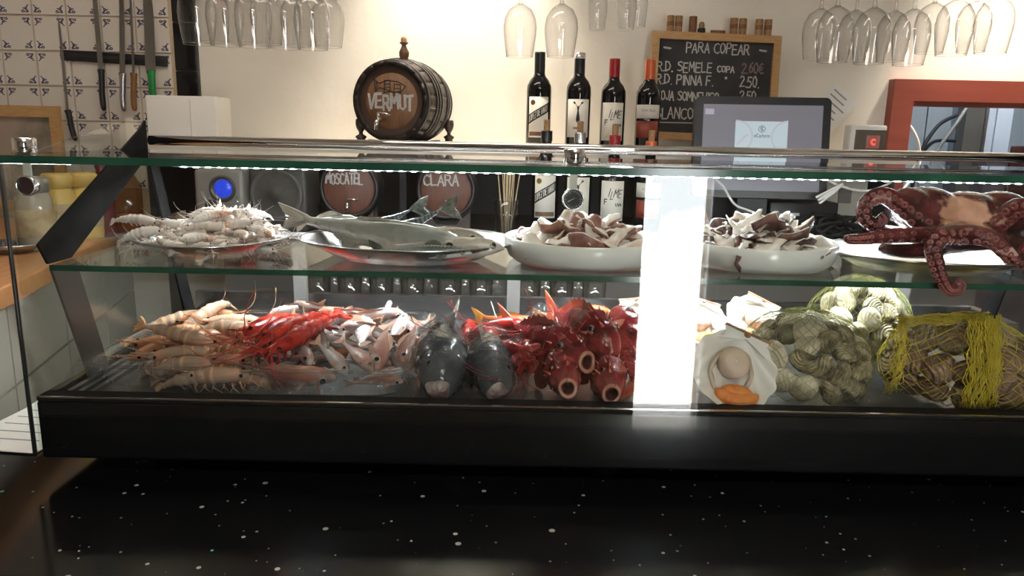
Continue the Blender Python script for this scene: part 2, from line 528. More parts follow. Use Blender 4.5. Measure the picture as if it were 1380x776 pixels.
mb = MB()
mb.box(((XL + HX0) / 2, YW + .05, CZ / 2), (HX0 - XL, .1, CZ))
mb.box(((XR + HX1) / 2, YW + .05, CZ / 2), (XR - HX1, .1, CZ))
mb.box(((HX1 + HX0) / 2, YW + .05, (CZ + HZ1) / 2), (HX1 - HX0, .1, CZ - HZ1))
mb.box(((HX1 + HX0) / 2, YW + .05, HZ0 / 2), (HX1 - HX0, .1, HZ0))
wall_back = struct('wall_back', mb, PLASTER)
struct('wall_left', MB().box((XL - .05, .4, CZ / 2), (.1, 4.8, CZ)), PLASTER)
struct('wall_right', MB().box((XR + .05, .4, CZ / 2), (.1, 4.8, CZ)), PLASTER)
mb = MB()
mb.box(((XL + DOOR_X0) / 2, FRONT_Y - .05, CZ / 2), (DOOR_X0 - XL, .1, CZ))
mb.box(((XR + DOOR_X1) / 2, FRONT_Y - .05, CZ / 2), (XR - DOOR_X1, .1, CZ))
mb.box(((DOOR_X0 + DOOR_X1) / 2, FRONT_Y - .05, (CZ + 2.15) / 2), (DOOR_X1 - DOOR_X0, .1, CZ - 2.15))
struct('wall_front', mb, ROOMWALL)
struct('floor', MB().box((.1, .4, -.05), (5.8, 4.9, .1)), FLOORM)
struct('ceiling', MB().box((.1, .4, CZ + .05), (5.8, 4.9, .1)), CEIL)
struct('trim_1', MB().box((DOOR_X1 + .035, FRONT_Y + .02, 1.075), (.07, .04, 2.15)), pm('pale_door_jamb', (.55, .56, .60), .5, col2=(.6, .6, .64), nscale=5))
struct('street_pavement', MB().box((0, -6, -.06), (14, 8.0, .1)), pm('pale_pavement', (.7, .69, .66), .9, col2=(.62, .61, .58), nscale=2))

# cream patterned tiles on the wall behind the knives: each tile its own piece
TS, TGAP = .1135, .004
tx1 = -1.155
tiles_back = struct('wall_tile_bed', MB().box((tx1 - 4 * TS - .02, YW - .004, ZC + .05), (8 * TS + .06, .008, 1.0)), GROUT)


def tile_mesh():
    m = MB()
    h = (TS - TGAP) / 2
    m.loft([[(-h, 0, -h), (h, 0, -h), (h, 0, h), (-h, 0, h)], [(-h, -.005, -h), (h, -.005, -h), (h, -.005, h), (-h, -.005, h)], [(-h + .002, -.007, -h + .002), (h - .002, -.007, -h + .002), (h - .002, -.007, h - .002), (-h + .002, -.007, h - .002)]], smooth=False)
    lines = [[(.006, .008), (.012, .016), (.010, .026), (.005, .029)], [(.008, .006), (.018, .008), (.026, .006), (.029, .010), (.024, .013), (.020, .010)],
             [(.006, .006), (.014, .014), (.017, .021), (.013, .022), (.011, .018)], [(.012, .016), (.019, .017), (.024, .020)]]
    for sx in (-1, 1):
        for sz in (-1, 1):
            for ln in lines:
                for i in range(len(ln) - 1):
                    (a, b), (c, d) = ln[i], ln[i + 1]
                    l = math.hypot(c - a, d - b); ux, uz = (c - a) / l, (d - b) / l
                    t = .0017
                    q = [(a - uz * t, b + ux * t), (a + uz * t, b - ux * t), (c + uz * t + ux * t * .5, d - ux * t), (c - uz * t + ux * t * .5, d + ux * t)]
                    m.add([(sx * (h - .001 - p), -.0074, sz * (h - .001 - r)) for p, r in q], [(0, 1, 2, 3)], False, 1)
    return m.mesh('tile', [TILE, TILEBLUE])


tm = tile_mesh()
TO = at(46, 69, YW)
i0 = math.floor((TO.z - (ZC - .42)) / TS)
for c in range(8):
    for r in range(8):
        link('tile', tm, tiles_back, (tx1 - TS / 2 - c * TS, YW - .008, TO.z + TS / 2 + (r - 4) * TS))
# black tiles beside them
bed2 = struct('trim_2', MB().box((-1.108, YW - .004, ZC + .05), (.078, .008, 1.0)), pm('dark_grout', (.10, .10, .10), .9, col2=(.13, .13, .13), nscale=30))
btm = MB().box((0, -.004, 0), (.072, .008, .150), bev=.003).mesh('tile', BLACKTILE)
for r in range(6):
    link('tile', btm, bed2, (-1.108, YW - .010, ZC - .37 + r * .155))

# kitchen seen through the hatch
kit = MB()
kit.box((1.85, 4.03, 1.40), (2.2, .06, 2.74))
struct('kitchen_wall', kit, KITCHEN)
struct('kitchen_side_wall', MB().box((.95, 3.35, 1.40), (.06, 1.3, 2.74)), KITCHEN)
struct('kitchen_right_wall', MB().box((2.95, 3.35, 1.40), (.06, 1.3, 2.74)), KITCHEN)
struct('kitchen_ceiling', MB().box((1.95, 3.35, 2.80), (2.1, 1.3, .06)), CEIL)
struct('kitchen_floor', MB().box((1.95, 3.35, .0), (2.1, 1.3, .06)), FLOORM)

# red hatch frame: jambs and head with a stepped inner bead
fr = MB()
fw = .070
for (xa, xb, za, zb) in ((HX0 - fw, HX0, HZ0 - fw, HZ1 + fw), (HX1, HX1 + fw, HZ0 - fw, HZ1 + fw), (HX0 - .0, HX1 + .0, HZ1, HZ1 + fw), (HX0, HX1, HZ0 - fw, HZ0)):
    fr.box(((xa + xb) / 2, YW - .02, (za + zb) / 2), (xb - xa, .045, zb - za))
struct('window_1', fr, REDWOOD)
bead = MB()
for (xa, xb, za, zb) in ((HX0, HX0 + .014, HZ0, HZ1), (HX1 - .014, HX1, HZ0, HZ1), (HX0 + .014, HX1 - .014, HZ1 - .014, HZ1)):
    bead.box(((xa + xb) / 2, YW + .02, (za + zb) / 2), (xb - xa, .06, zb - za))
struct('trim_3', bead, REDWOOD)


def cyl(mb, p0, p1, r, seg=12, mi=0):
    return mb.tube([p0, p1], r, seg, mi=mi)


# ---- kitchen contents
def cupboard(px0, px1, Y, label, m, split=None):
    a, b = at(px0, 170, Y), at(px1, 170, Y)
    t = thing('kitchen_cupboard', label, 'cupboard', ((a.x + b.x) / 2, Y, .03))
    W = b.x - a.x
    MB().box((0, .21, 1.15), (W, .40, 2.3)).build('body', m, t)
    n = split or 1
    for k in range(n):
        d = MB().box((-W / 2 + (k + .5) * W / n, -.0, 1.05), (W / n - .006, .02, 1.6)).build('door', m, t)
        MB().box((-W / 2 + (k + .85) * W / n, -.02, 1.0), (.012, .02, .12)).build('handle', STEEL, d)
    return t


KPALE = pm('pale_blue_panel', (.56, .62, .72), .3, col2=(.62, .68, .78), nscale=3)  # paler blue than the other kitchen panels
cupboard(1212, 1280, 3.3, 'blue-grey kitchen cupboard behind the black cable in the hatch', KITCHEN, 2)
cupboard(1316, 1362, 3.3, 'pale blue kitchen cupboard beyond the dark post', KPALE, 2)
a = at(1297, 170, 3.15)
t = thing('steel_post', 'dark grey steel post standing in the kitchen hatch opening', 'post', (a.x, 3.1, .03))
MB().box((0, 0, 1.2), (.075, .06, 2.4)).build('shaft', pm('dark_olive_steel', (.10, .095, .085), .5, col2=(.13, .12, .11), nscale=9), t)
MB().box((.05, 0, 1.2), (.012, .05, 2.4)).build('edge_strip', STEELDARK, t)
a = at(1376, 170, 2.9)
t = thing('oven', 'dark oven with purple-grey rounded frame at the hatch side', 'oven', (a.x + .12, 2.98, .03))
MB().box((0, .14, .75), (.36, .28, 1.5)).build('body', pm('purple_grey_enamel', (.12, .10, .12), .4, col2=(.14, .12, .14), nscale=9), t)
MB().box((.02, -.012, 1.35), (.24, .02, .40), bev=.02).build('glass_door', pm('dark_red_glass', (.04, .012, .012), .15, col2=(.05, .015, .015), nscale=4), t)
t = thing('oven_top_tray', 'pale steel tray resting on top of the dark oven', 'tray', (a.x + .12, 3.0, 1.53))
MB().box((0, .1, .01), (.3, .2, .02), bev=.008).build('plate', STEEL, t)


def cable(name, label, pts, r, m, group=None, Y=None):
    P = [at(*p) if len(p) == 3 and p[1] > 5 else Vector(p) for p in pts]
    Q = []
    for i in range(len(P) - 1):
        p0, p1, p2, p3 = P[max(i - 1, 0)], P[i], P[i + 1], P[min(i + 2, len(P) - 1)]
        for k in range(6):
            s = k / 6
            Q.append(.5 * ((2 * p1) + (p2 - p0) * s + (2 * p0 - 5 * p1 + 4 * p2 - p3) * s * s + (3 * p1 - p0 - 3 * p2 + p3) * s ** 3))
    Q.append(P[-1])
    return tag(MB().tube(Q, r, 8).build(name, m), label, 'cable', group)


WHITECABLE = pm('white_cable', (.75, .73, .70), .5, col2=(.7, .68, .65), nscale=30)
BLACKCABLE = pm('black_cable', (.008, .008, .009), .6, spec=.1, col2=(.02, .02, .02), nscale=30)
cable('cable', 'white cable curving down inside the red hatch frame', [(1218, 160, 2.58), (1230, 175, 2.56), (1238, 195, 2.55), (1238, 225, 2.55), (1215, 260, 2.5), (1200, 300, 2.45)], .005, WHITECABLE)
cable('cable', 'thick black cable looping across the kitchen hatch', [(1288, 156, 3.065), (1268, 166, 2.9), (1252, 185, 2.8), (1242, 205, 2.75), (1232, 240, 2.7), (1225, 270, 2.65)], .007, BLACKCABLE)
cable('cable', 'lower black cable joining the thick one in the hatch', [(1287, 190, 3.065), (1262, 190, 2.9), (1248, 200, 2.8), (1240, 215, 2.78), (1232, 240, 2.76)], .006, BLACKCABLE)
cable('cable', 'straight grey cable slanting across the dark steel post', [(1312, 130, 2.95), (1290, 165, 2.9), (1262, 205, 2.85), (1250, 240, 2.8)], .007, pm('grey_cable', (.16, .155, .14), .5, col2=(.2, .19, .17), nscale=30))

# ---- ceiling lamps
def downlight(x, y, label, power, blend=.9, size=math.radians(75), tx=0., ty=0., col=(1, .90, .76)):
    t = thing('ceiling_downlight', label, 'ceiling light', (x, y, CZ))
    MB().lathe([(.05, 0), (.062, -.006), (.062, -.014), (.048, -.016), (.044, -.004)], 24).build('ring', WHITEPLA, t)
    MB().lathe([(.002, -.004), (.044, -.004)], 20).build('lens', emit('warm_lamp_lens', (1, .9, .75), 8), t)
    l = bpy.data.lights.new('lamp_light', 'SPOT')
    l.energy, l.spot_size, l.spot_blend, l.color, l.shadow_soft_size = power, size, blend, col, .03
    o = bpy.data.objects.new('lamp_light', l)
    COL.objects.link(o)
    o.parent = t
    o.location = (0, 0, -.03)
    o.rotation_euler = Vector((tx, ty, -1)).to_track_quat('-Z', 'Y').to_euler()
    return t


downlight(-.20, 2.36, 'round ceiling downlight washing the wall above the barrel', 125, size=math.radians(64), ty=.20)
downlight(1.66, 2.38, 'round ceiling downlight washing the wall above the red hatch', 190, size=math.radians(60), ty=.20)


def unseen_panel_lamp(x, y, sx, sy, power, label, col):
    t = thing('unseen_panel_light', label, 'ceiling light', (x, y, CZ))
    MB().box((0, 0, -.015), (sx + .04, sy + .04, .03)).build('frame', WHITEPLA, t)
    MB().box((0, 0, -.033), (sx, sy, .005)).build('diffuser', emit('panel_diffuser', (1, .95, .88), 2.0), t)
    area_light('lamp_light', (0, 0, -.045), (0, 0, 0), sx, sy, power, col, parent=t)


unseen_panel_lamp(-.5, 1.45, 1.5, .25, 9, 'long unseen fill panel added on the ceiling over the bartender aisle', (1, .90, .77))  # unseen lamp added as general fill for wall and aisle
unseen_panel_lamp(.3, -.5, .9, .3, 12, 'unseen fill panel added on the ceiling over the customer side of the bar', (1, .92, .82))  # second added fill panel, out of view behind the camera
unseen_panel_lamp(1.9, 2.95, .5, .25, 22, 'cool ceiling panel light inside the kitchen', (.85, .93, 1))
t = thing('pendant_lamp', 'small bare bulb pendant lamp hanging over the customers', 'lamp', (.06, -.35, CZ))
MB().tube([(0, 0, 0), (0, 0, -.32)], .003, 6).build('cord', BLACKCABLE, t)
MB().lathe([(.012, -.31), (.02, -.33), (.02, -.37), (.014, -.38)], 16).build('socket', BLACKMET, t)
MB().ell((0, 0, -.41), (.03, .03, .038), 16, 10).build('bulb', emit('bulb_glow', (1, .88, .68), 60), t)

# ---- bar counter (black granite) and back counters
t = thing('bar_counter', 'black granite bar counter top flecked with pale and green chips', 'counter', (0, 0, 0))
m_ = MB()
m_.prism([(-.875, .76), (2.4, .76), (2.4, 1.61), (-.875, 1.61)], CTR - .04, CTR, M=Matrix(((1, 0, 0, 0), (0, 0, 1, 0), (0, 1, 0, 0), (0, 0, 0, 1))))
m_.build('granite_top', GRANITE, t)
MB().box((-1.54, .83, CTR - .02), (1.328, .14, .04)).build('granite_return', GRANITE, t)
MB().box((.77, 1.22, (CTR - .04) / 2), (3.2, .74, CTR - .041)).build('counter_body', DARKWOOD, t)

t = thing('back_counter', 'low back work counter with dark top and open glass niche', 'counter', (.27, 2.265, 0))
MB().box((0, 0, WORK - .015), (2.3, .64, .03)).build('worktop', pm('dark_worktop', (.035, .032, .032), .35, col2=(.05, .045, .045), nscale=9), t)
CABM = pm('brown_grey_cabinet', (.13, .115, .10), .45, col2=(.16, .14, .12), nscale=5)
MB().box((0, .14, (WORK - .03) / 2), (2.3, .36, WORK - .031)).build('body', CABM, t)
MB().box((0, -.12, (WORK - .215) / 2), (2.3, .26, WORK - .215)).build('lower_body', CABM, t)
for k in range(5):
    d = MB().box((-.92 + k * .45, -.258, (WORK - .215) / 2), (.43, .016, WORK - .255)).build('door', BEIGEMET, t)
    MB().box((-.92 + k * .45 + .16, -.275, .85), (.012, .02, .10)).build('handle', STEEL, d)
# tumblers in the niche below the worktop
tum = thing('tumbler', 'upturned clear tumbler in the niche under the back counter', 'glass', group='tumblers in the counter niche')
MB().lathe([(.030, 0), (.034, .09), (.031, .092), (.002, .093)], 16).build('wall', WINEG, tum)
MB().lathe([(.030, .001), (.030, .004), (.027, .004), (.027, .001)], 16).build('rim', pm('glass_rim_glint', (.5, .55, .6), .1, col2=(.6, .65, .7), nscale=9), tum)  # pale opaque colour stands in for glints on the clear rims
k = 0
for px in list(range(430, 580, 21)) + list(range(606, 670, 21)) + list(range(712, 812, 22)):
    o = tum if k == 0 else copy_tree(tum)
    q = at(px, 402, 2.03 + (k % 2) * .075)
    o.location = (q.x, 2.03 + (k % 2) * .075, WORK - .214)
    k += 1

# upper shelf on the back wall
t = thing('wall_shelf', 'wall shelf carrying the vermouth barrel and sealed wine bottles', 'shelf', (.02, 2.385, SHELF))
MB().box((0, 0, -.0125), (2.3, .41, .025)).build('board', pm('pale_shelf_board', (.55, .50, .43), .5, col2=(.6, .55, .47), nscale=7), t)
MB().box((0, .19, -.13), (2.3, .02, .18)).build('back_panel', pm('dark_niche_panel', (.03, .028, .03), .6, col2=(.04, .038, .04), nscale=7), t)
for x in (-1.13, -.36, .4, 1.13):
    MB().box((x, .05, -.1225), (.02, .30, .193)).build('upright', pm('dark_niche_panel', (.03, .03, .03)), t)

# left side counter with wooden top
e0, e1 = Vector((-.895, 1.30)), Vector((-1.075, 2.05))
d = (e1 - e0).normalized()
n = Vector((-d.y, d.x))
t = thing('side_counter', 'side counter with oiled orange wood top and cream panelled front', 'counter', (e0.x, e0.y, 0), (0, 0, math.atan2(d.y, d.x)))
L_ = 1.02
MB().box((L_ / 2 - .1, .42, WORK - .02), (L_ + .2, .84, .04), bev=.008).build('wood_top', WOODTOP, t)
MB().box((L_ / 2 - .1, .46, (WORK - .04) / 2), (L_ + .1, .74, WORK - .041)).build('body', CABM, t)
PANELM = pm('cream_laminate', (.42, .38, .31), .4, col2=(.46, .42, .35), nscale=5)
for k in range(4):
    for r in range(5):
        MB().box((-.03 + k * .31, .075, WORK - .14 - r * .19), (.304, .02, .184)).build('panel', PANELM, t)

# ================================================================== THE DISPLAY CASE
X0, X1 = -.675, .98
FY, RY = 1.0, 1.56
GT = ZC - .045        # top of top glass
SH = ZC - .198        # top of glass shelf
BT = ZC - .385        # top of base rim
BB = ZC - .481        # underside of base
FLOORZ = ZC - .402    # tray floor inside

t = thing('display_case', 'long glass refrigerated display case with black base on the granite counter', 'display case', ((X0 + X1) / 2, 1.0, CTR))
T = Matrix.Translation(-t.location)


def cpart(mb, name, m):
    for i, v in enumerate(mb.v):
        mb.v[i] = tuple(T @ Vector(v))
    return mb.build(name, m, t)


mb = MB()
# base front panel with softly rounded lower edge (profile in y,z)
prof = [(FY + .03, BB), (FY + .008, BB), (FY + .003, BB + .002), (FY, BB + .006), (FY, BT - .010), (FY + .004, BT - .006), (FY + .03, BT - .006)]
mb.loft([[(X0, y, z) for y, z in prof], [(X1, y, z) for y, z in prof]], smooth=False)
front = cpart(mb, 'front_panel', BASEBLACK)
mb = MB()
mb.box(((X0 + X1) / 2, FY + .014, BT - .003), (X1 - X0, .028, .006))
cpart(mb, 'front_trim', BLACKMET)
cpart(MB().box(((X0 + X1) / 2, FY + .001, BT - .0005), (X1 - X0, .003, .002)), 'chrome_line', CHROME)
for x in (X0 + .006, X1 - .006):
    cpart(MB().box((x, (FY + RY) / 2 + .014, (BB + BT) / 2), (.012, RY - FY - .028, BT - BB)), 'side_panel', BASEBLACK)
cpart(MB().box(((X0 + X1) / 2, (FY + RY) / 2 + .014, BB + .004), (X1 - X0 - .024, RY - FY - .032, .008)), 'base_plate', BLACKMET)
# steel well: floor with a step up to the rim
cpart(MB().box(((X0 + X1) / 2, (FY + RY) / 2 + .012, FLOORZ - .004), (X1 - X0 - .03, RY - FY - .04, .008)), 'tray_floor', pm('dark_wet_steel', (.07, .07, .072), .3, .6, col2=(.10, .10, .10), nscale=12))
cpart(MB().box(((X0 + X1) / 2, RY - .008, (BB + BT) / 2 + .018), (X1 - X0, .016, BT - BB + .036)), 'rear_panel', STEEL)
for k in range(3):
    cpart(MB().box((X0 + .022 + k * .012, (FY + RY) / 2, BT - .008 - k * .003), (.008, RY - FY - .08, .006)), 'side_rail', STEELDARK)
for x in (X0 + .10, .15, X1 - .12):
    for y in (FY + .09, RY - .08):
        m_ = MB().lathe([(.002, 0), (.022, 0), (.022, .01), (.014, .014), (.014, BB - CTR)], 16, M=Matrix.Translation((x, y, CTR)))
        cpart(m_, 'foot', BLACKPLA)
# glass: front, top, shelf, left end
GTH = .006


def pane(name, c, d):
    p = cpart(MB().box(c, d), name, PANE)
    return p


pane('front_glass', ((X0 + X1) / 2, FY - .004, (BB + .02 + GT - .011) / 2), (X1 - X0, .006, GT - .011 - BB - .02))
pane('top_glass', ((X0 + X1) / 2, 1.155, GT - .005), (X1 - X0 + .016, .345, .0098))
pane('glass_shelf', ((X0 + X1) / 2 + .01, 1.19, SH - .004), (X1 - X0 - .03, .33, .0078))
# polished green edges of the sheets
cpart(MB().box(((X0 + X1) / 2, .981, GT - .005), (X1 - X0 + .016, .003, .010)), 'top_glass_edge', EDGE)
cpart(MB().box(((X0 + X1) / 2 + .01, 1.0235, SH - .004), (X1 - X0 - .03, .003, .008)), 'shelf_edge', EDGE)
# left end pane: rises to the rear
pr = [(FY - .01, BB + .01), (RY - .06, BB + .01), (RY - .06, BT + .02), (1.36, ZC + .008), (1.33, ZC + .008), (FY - .01, GT - .012)]
mb = MB()
mb.loft([[(X0 - .006, y, z) for y, z in pr], [(X0 - .0005, y, z) for y, z in pr]], smooth=False)
cpart(mb, 'end_glass', PANE)
mb = MB()
mb.loft([[(X1 + .0005, y, z) for y, z in pr], [(X1 + .006, y, z) for y, z in pr]], smooth=False)
cpart(mb, 'end_glass', PANE)
mb = MB()
mb.tube([(X0 - .004, FY - .011, BB + .01), (X0 - .004, FY - .011, GT - .012)], .003, 6)
cpart(mb, 'end_glass_edge', pm('dark_seal', (.02, .022, .02), .3, col2=(.03, .032, .03), nscale=9))


# bent side bracket of flat black bar: leg, shelf arm, rear leg
def bracket(x):
    B = [(1.115, 1.165, FLOORZ, FLOORZ), (1.035, 1.098, SH - .009, SH - .009)]
    th = .004
    def slab(pts):
        m = MB()
        m.loft([[(x - th / 2, y, z) for y, z in pts], [(x + th / 2, y, z) for y, z in pts]], smooth=False)
        return m
    cpart(slab([(1.105, FLOORZ), (1.16, FLOORZ), (1.096, SH - .009), (1.036, SH - .009)]), 'bracket_leg', pm('brown_grey_metal', (.10, .085, .078), .32, col2=(.13, .11, .10), nscale=7))
    cpart(slab([(1.030, SH), (1.085, SH), (1.345, GT - .012), (1.345, ZC + .004), (1.318, ZC - .014), (1.012, SH + .030)]), 'bracket_arm', BLACKMET)
    cpart(slab([(1.345, GT - .014), (1.376, GT - .014), (1.50, FLOORZ), (1.455, FLOORZ)]), 'bracket_rear_leg', BLACKMET)


bracket(X0 + .018)
bracket(X1 - .018)
# chrome rail along the rear of the top glass
mb = MB()
mb.lathe([(.0085, X0 + .03), (.0085, X1 - .01)], 14, M=Matrix.Rotation(PI / 2, 4, 'Y') , cap0=True, cap1=True)
for i, v in enumerate(mb.v):
    mb.v[i] = (v[0], v[1] + 1.333, v[2] + ZC - .030)
cpart(mb, 'rail', CHROME)
# rear uprights between well and shelf
for px in (240, 406, 692, 1215):
    q = at(px, 398, 1.46)
    cpart(MB().box((q.x, 1.46, (FLOORZ + SH) / 2 - .004), (.026, .012, SH - FLOORZ - .01)), 'rear_upright', pm('grey_upright', (.12, .115, .11), .5, col2=(.14, .135, .13), nscale=6))
cpart(MB().box(((X0 + X1) / 2, 1.362, SH - .008), (X1 - X0 - .05, .010, .012)), 'shelf_rear_rail', STEELDARK)
for x in (-.40, 0., .4, .8):
    cpart(MB().box((x, 1.41, SH - .010), (.012, .11, .006)), 'shelf_strut', STEELDARK)

# LED strip under the rear of the top glass
strip = cpart(MB().box(((X0 + X1) / 2 + .02, 1.312, ZC - .065), (X1 - X0 - .12, .012, .018)), 'led_strip', pm('white_led_tape', (.75, .77, .8), .4, col2=(.8, .82, .85), nscale=9, emis=(.85, .93, 1), estr=.12))
LEDM = emit('led_chip', (.88, .95, 1.0), 45)
lm = MB().box((0, 0, 0), (.008, .004, .005)).mesh('led', LEDM)
n_led = 72
for k in range(n_led):
    x = X0 + .10 + k * (X1 - X0 - .16) / (n_led - 1)
    link('led', lm, strip, tuple(T @ Vector((x, 1.3045, ZC - .0720))))
for k in range(3):
    xa = -.05 + k * .35
    area_light('led_light', tuple(T @ Vector((X0 + .10 + (k + .5) * .49, 1.308, ZC - .0785))), (math.radians(10), 0, 0), .48, .01, (6.0, 7.2, 6.8)[k], (.90, .96, 1.0), parent=t)


# ---- dials hung from the top glass
def hang_dial(px, py, Y, r, face, label, name):
    c = at(px, py, Y)
    t = thing(name, label, 'thermometer', c)
    MB().lathe([(.001, .006), (r * .9, .006), (r, .004), (r, -.006), (r * .88, -.008), (r * .86, -.004), (.001, -.004)], 28, M=Matrix.Rotation(PI / 2, 4, 'X') @ Matrix.Rotation(PI, 4, 'X')).build('case', CHROME, t)
    d = MB().lathe([(.0005, 0), (r * .87, 0)], 24, M=Matrix.Translation((0, -.0055, 0)) @ Matrix.Rotation(PI / 2, 4, 'X')).build('dial', face, t)
    zt = GT - c.z
    MB().box((0, .002, (r + zt - .012) / 2), (.011, .003, zt - .012 - r + .004)).build('strap', pm('cream_strap', (.62, .60, .54), .4, col2=(.68, .66, .6), nscale=9), t)
    MB().lathe([(.0135, 0), (.015, .002), (.015, .019), (.0135, .021), (.001, .021)], 20, M=Matrix.Translation((0, .002, zt + .0005))).build('clip', CHROME, t)
    return t, d


td, dd = hang_dial(772, 268, 1.055, .0155, pm('black_dial', (.006, .006, .008), .2, col2=(.01, .01, .012), nscale=9), 'round black thermometer dial hanging from the top glass above the cuttlefish', 'thermometer')
mk = MB()
for k in range(24):
    a = 2 * PI * k / 24
    l = .0025 if k % 4 else .004
    r0 = .012
    mk.add([(math.cos(a) * r0 - math.sin(a) * .0003, -.006, math.sin(a) * r0 + math.cos(a) * .0003), (math.cos(a) * r0 + math.sin(a) * .0003, -.006, math.sin(a) * r0 - math.cos(a) * .0003), (math.cos(a) * (r0 - l), -.006, math.sin(a) * (r0 - l))], [(0, 1, 2)], False)
mk.add([(-.008, -.0061, -.003), (-.0075, -.0061, -.0042), (.004, -.0061, .0025)], [(0, 1, 2)], False)
mk.build('dial_marks', WHITEPLA, dd)
hang_dial(38, 250, 1.04, .0145, pm('dark_red_face', (.035, .008, .010), .3, col2=(.045, .012, .012), nscale=9), 'round dark red dial with pale rim hanging near the end glass', 'thermometer')

# ================================================================== ABOVE THE CASE
# ---- hanging wine glasses and their rack
def glass_meshes(h, r, stem, foot):
    # built upside down: rim at z = 0, foot on top
    bowl = [(r * .80, 0), (r * .88, h * .18), (r * .97, h * .42), (r, h * .56), (r * .93, h * .74), (r * .70, h * .90), (r * .34, h * .98), (.006, h * 1.02)]
    return (MB().lathe(bowl, 28).mesh('bowl', WINEG), MB().tube([(0, 0, h * 1.0), (0, 0, h + .012), (0, 0, h + stem * .5), (0, 0, h + stem)], [.006, .0042, .0036, .006], 10).mesh('stem', WINEG),
            MB().lathe([(.003, h + stem - .006), (foot * .5, h + stem - .002), (foot, h + stem + .001), (foot, h + stem + .003), (.001, h + stem + .003)], 24).mesh('foot', WINEG),
            MB().lathe([(r * .80 - .0006, .0006), (r * .80 + .0004, .0), (r * .80 + .0004, .0012), (r * .80 - .0006, .0012)], 28).mesh('rim', WINEG))


BIG = glass_meshes(.122, .041, .085, .034)
SLIM = glass_meshes(.105, .027, .085, .028)
GLZ = {}


def hang_glass(px, py, Y, kind, label, group):
    p = at(px, py, Y)
    t = thing('wine_glass', label, 'wine glass', p, (0, 0, random.uniform(0, 6)), group)
    for nm, me in zip(('bowl', 'stem', 'foot', 'rim'), kind):
        link(nm, me, t)
    return p.x, p.z + (.122 if kind is BIG else .105) + .085


def row(spots, Y, kind, label, group, name, rlabel):
    xs, zs = [], []
    for i, (px, py) in enumerate(spots):
        nth = ('first', 'second', 'third', 'fourth', 'fifth')[(len(spots) - 1 - i) if name == 'barrel' else i]
        x, z = hang_glass(px, py, Y, kind, label + ', ' + nth + ' from the ' + name, group)
        xs.append(x); zs.append(z)
    # one pair of rails follows the row
    zr = sum(zs) / len(zs)
    t = thing('glass_rack_rail', rlabel, 'glass rack', (0, Y, zr))
    sl = (zs[-1] - zs[0]) / max(xs[-1] - xs[0], .01) if len(xs) > 1 else 0
    x0, x1 = min(xs) - .07, max(xs) + .07
    xm = sum(xs) / len(xs)
    for s in (-1, 1):
        MB().tube([(x0, s * .017, (x0 - xm) * sl - .011), (x1, s * .017, (x1 - xm) * sl - .011)], .005, 8).build('rail', STEEL, t)
    for x in (x0 + .02, x1 - .02):
        MB().tube([(x, 0, (x - xm) * sl + .05), (x, 0, CZ - zr)], .004, 6).build('hanger', STEEL, t)
        MB().tube([(x, -.017, (x - xm) * sl - .011), (x, -.03, (x - xm) * sl + .03), (x, 0, (x - xm) * sl + .05), (x, .03, (x - xm) * sl + .03), (x, .017, (x - xm) * sl - .011)], .003, 6).build('yoke', STEEL, t)


row([(268, 60), (305, 62), (343, 64), (385, 66), (422, 67)], 1.75, BIG, 'large wine glass hanging over the napkin box in the front row', 'wine glasses hung left of the barrel, front row', 'barrel', 'steel rails of the front hanging row beside the tiled wall')
row([(288, 57), (325, 58), (362, 60), (402, 62), (443, 64)], 1.95, BIG, 'large wine glass hanging over the napkin box in the back row', 'wine glasses hung left of the barrel, back row', 'barrel', 'steel rails of the back hanging row beside the tiled wall')
row([(700, 77), (755, 77)], 1.9, BIG, 'large hanging wine glass over the bottles', 'large wine glasses above the bottles', 'barrel side', 'steel rails holding two large glasses over the bottles')
row([(804, 40), (843, 40), (858, 36)], 2.1, SLIM, 'slim small hanging wine glass', 'slim glasses beside the chalkboard', 'large glasses', 'steel rails holding the slim glasses near the chalkboard')
row([(1121, 84), (1170, 86), (1223, 88), (1281, 75), (1334, 72)], 1.8, BIG, 'large wine glass in the front row above the red hatch', 'wine glasses hung by the red hatch, front row', 'chalkboard', 'steel rails of the front hanging row over the red hatch')
row([(1100, 80), (1147, 82), (1199, 83), (1251, 72), (1307, 70)], 2.0, BIG, 'large wine glass in the back row above the red hatch', 'wine glasses hung by the red hatch, back row', 'chalkboard', 'steel rails of the back hanging row over the red hatch')

# ---- magnetic knife bar and knives
kb0, kb1 = at(80, 72, 2.57), at(224, 81, 2.57)
t = thing('knife_rack', 'black magnetic knife bar screwed to the patterned tiles', 'knife rack', ((kb0.x + kb1.x) / 2, YW - .030, (kb0.z + kb1.z) / 2 - .004), (0, math.atan2(kb0.z - kb1.z, kb1.x - kb0.x), 0))
W_ = (kb1 - kb0).length
MB().box((0, .008, 0), (W_, .014, .034), bev=.005).build('bar', BLACKPLA, t)
MB().box((0, .0, .0), (W_ - .03, .006, .008)).build('magnet_strip', pm('dark_magnet', (.03, .03, .032), .25, col2=(.04, .04, .042), nscale=9), t)
for s in (-1, 1):
    MB().lathe([(.0005, -.003), (.004, -.002), (.004, .003)], 12, M=Matrix.Translation((s * (W_ / 2 - .012), .0, 0)) @ Matrix.Rotation(PI / 2, 4, 'X')).build('screw', STEEL, t)

BLADE = pm('knife_blade_steel', (.50, .49, .48), .28, 1., col2=(.42, .41, .40), nscale=30, stretch=(1, 1, .1))


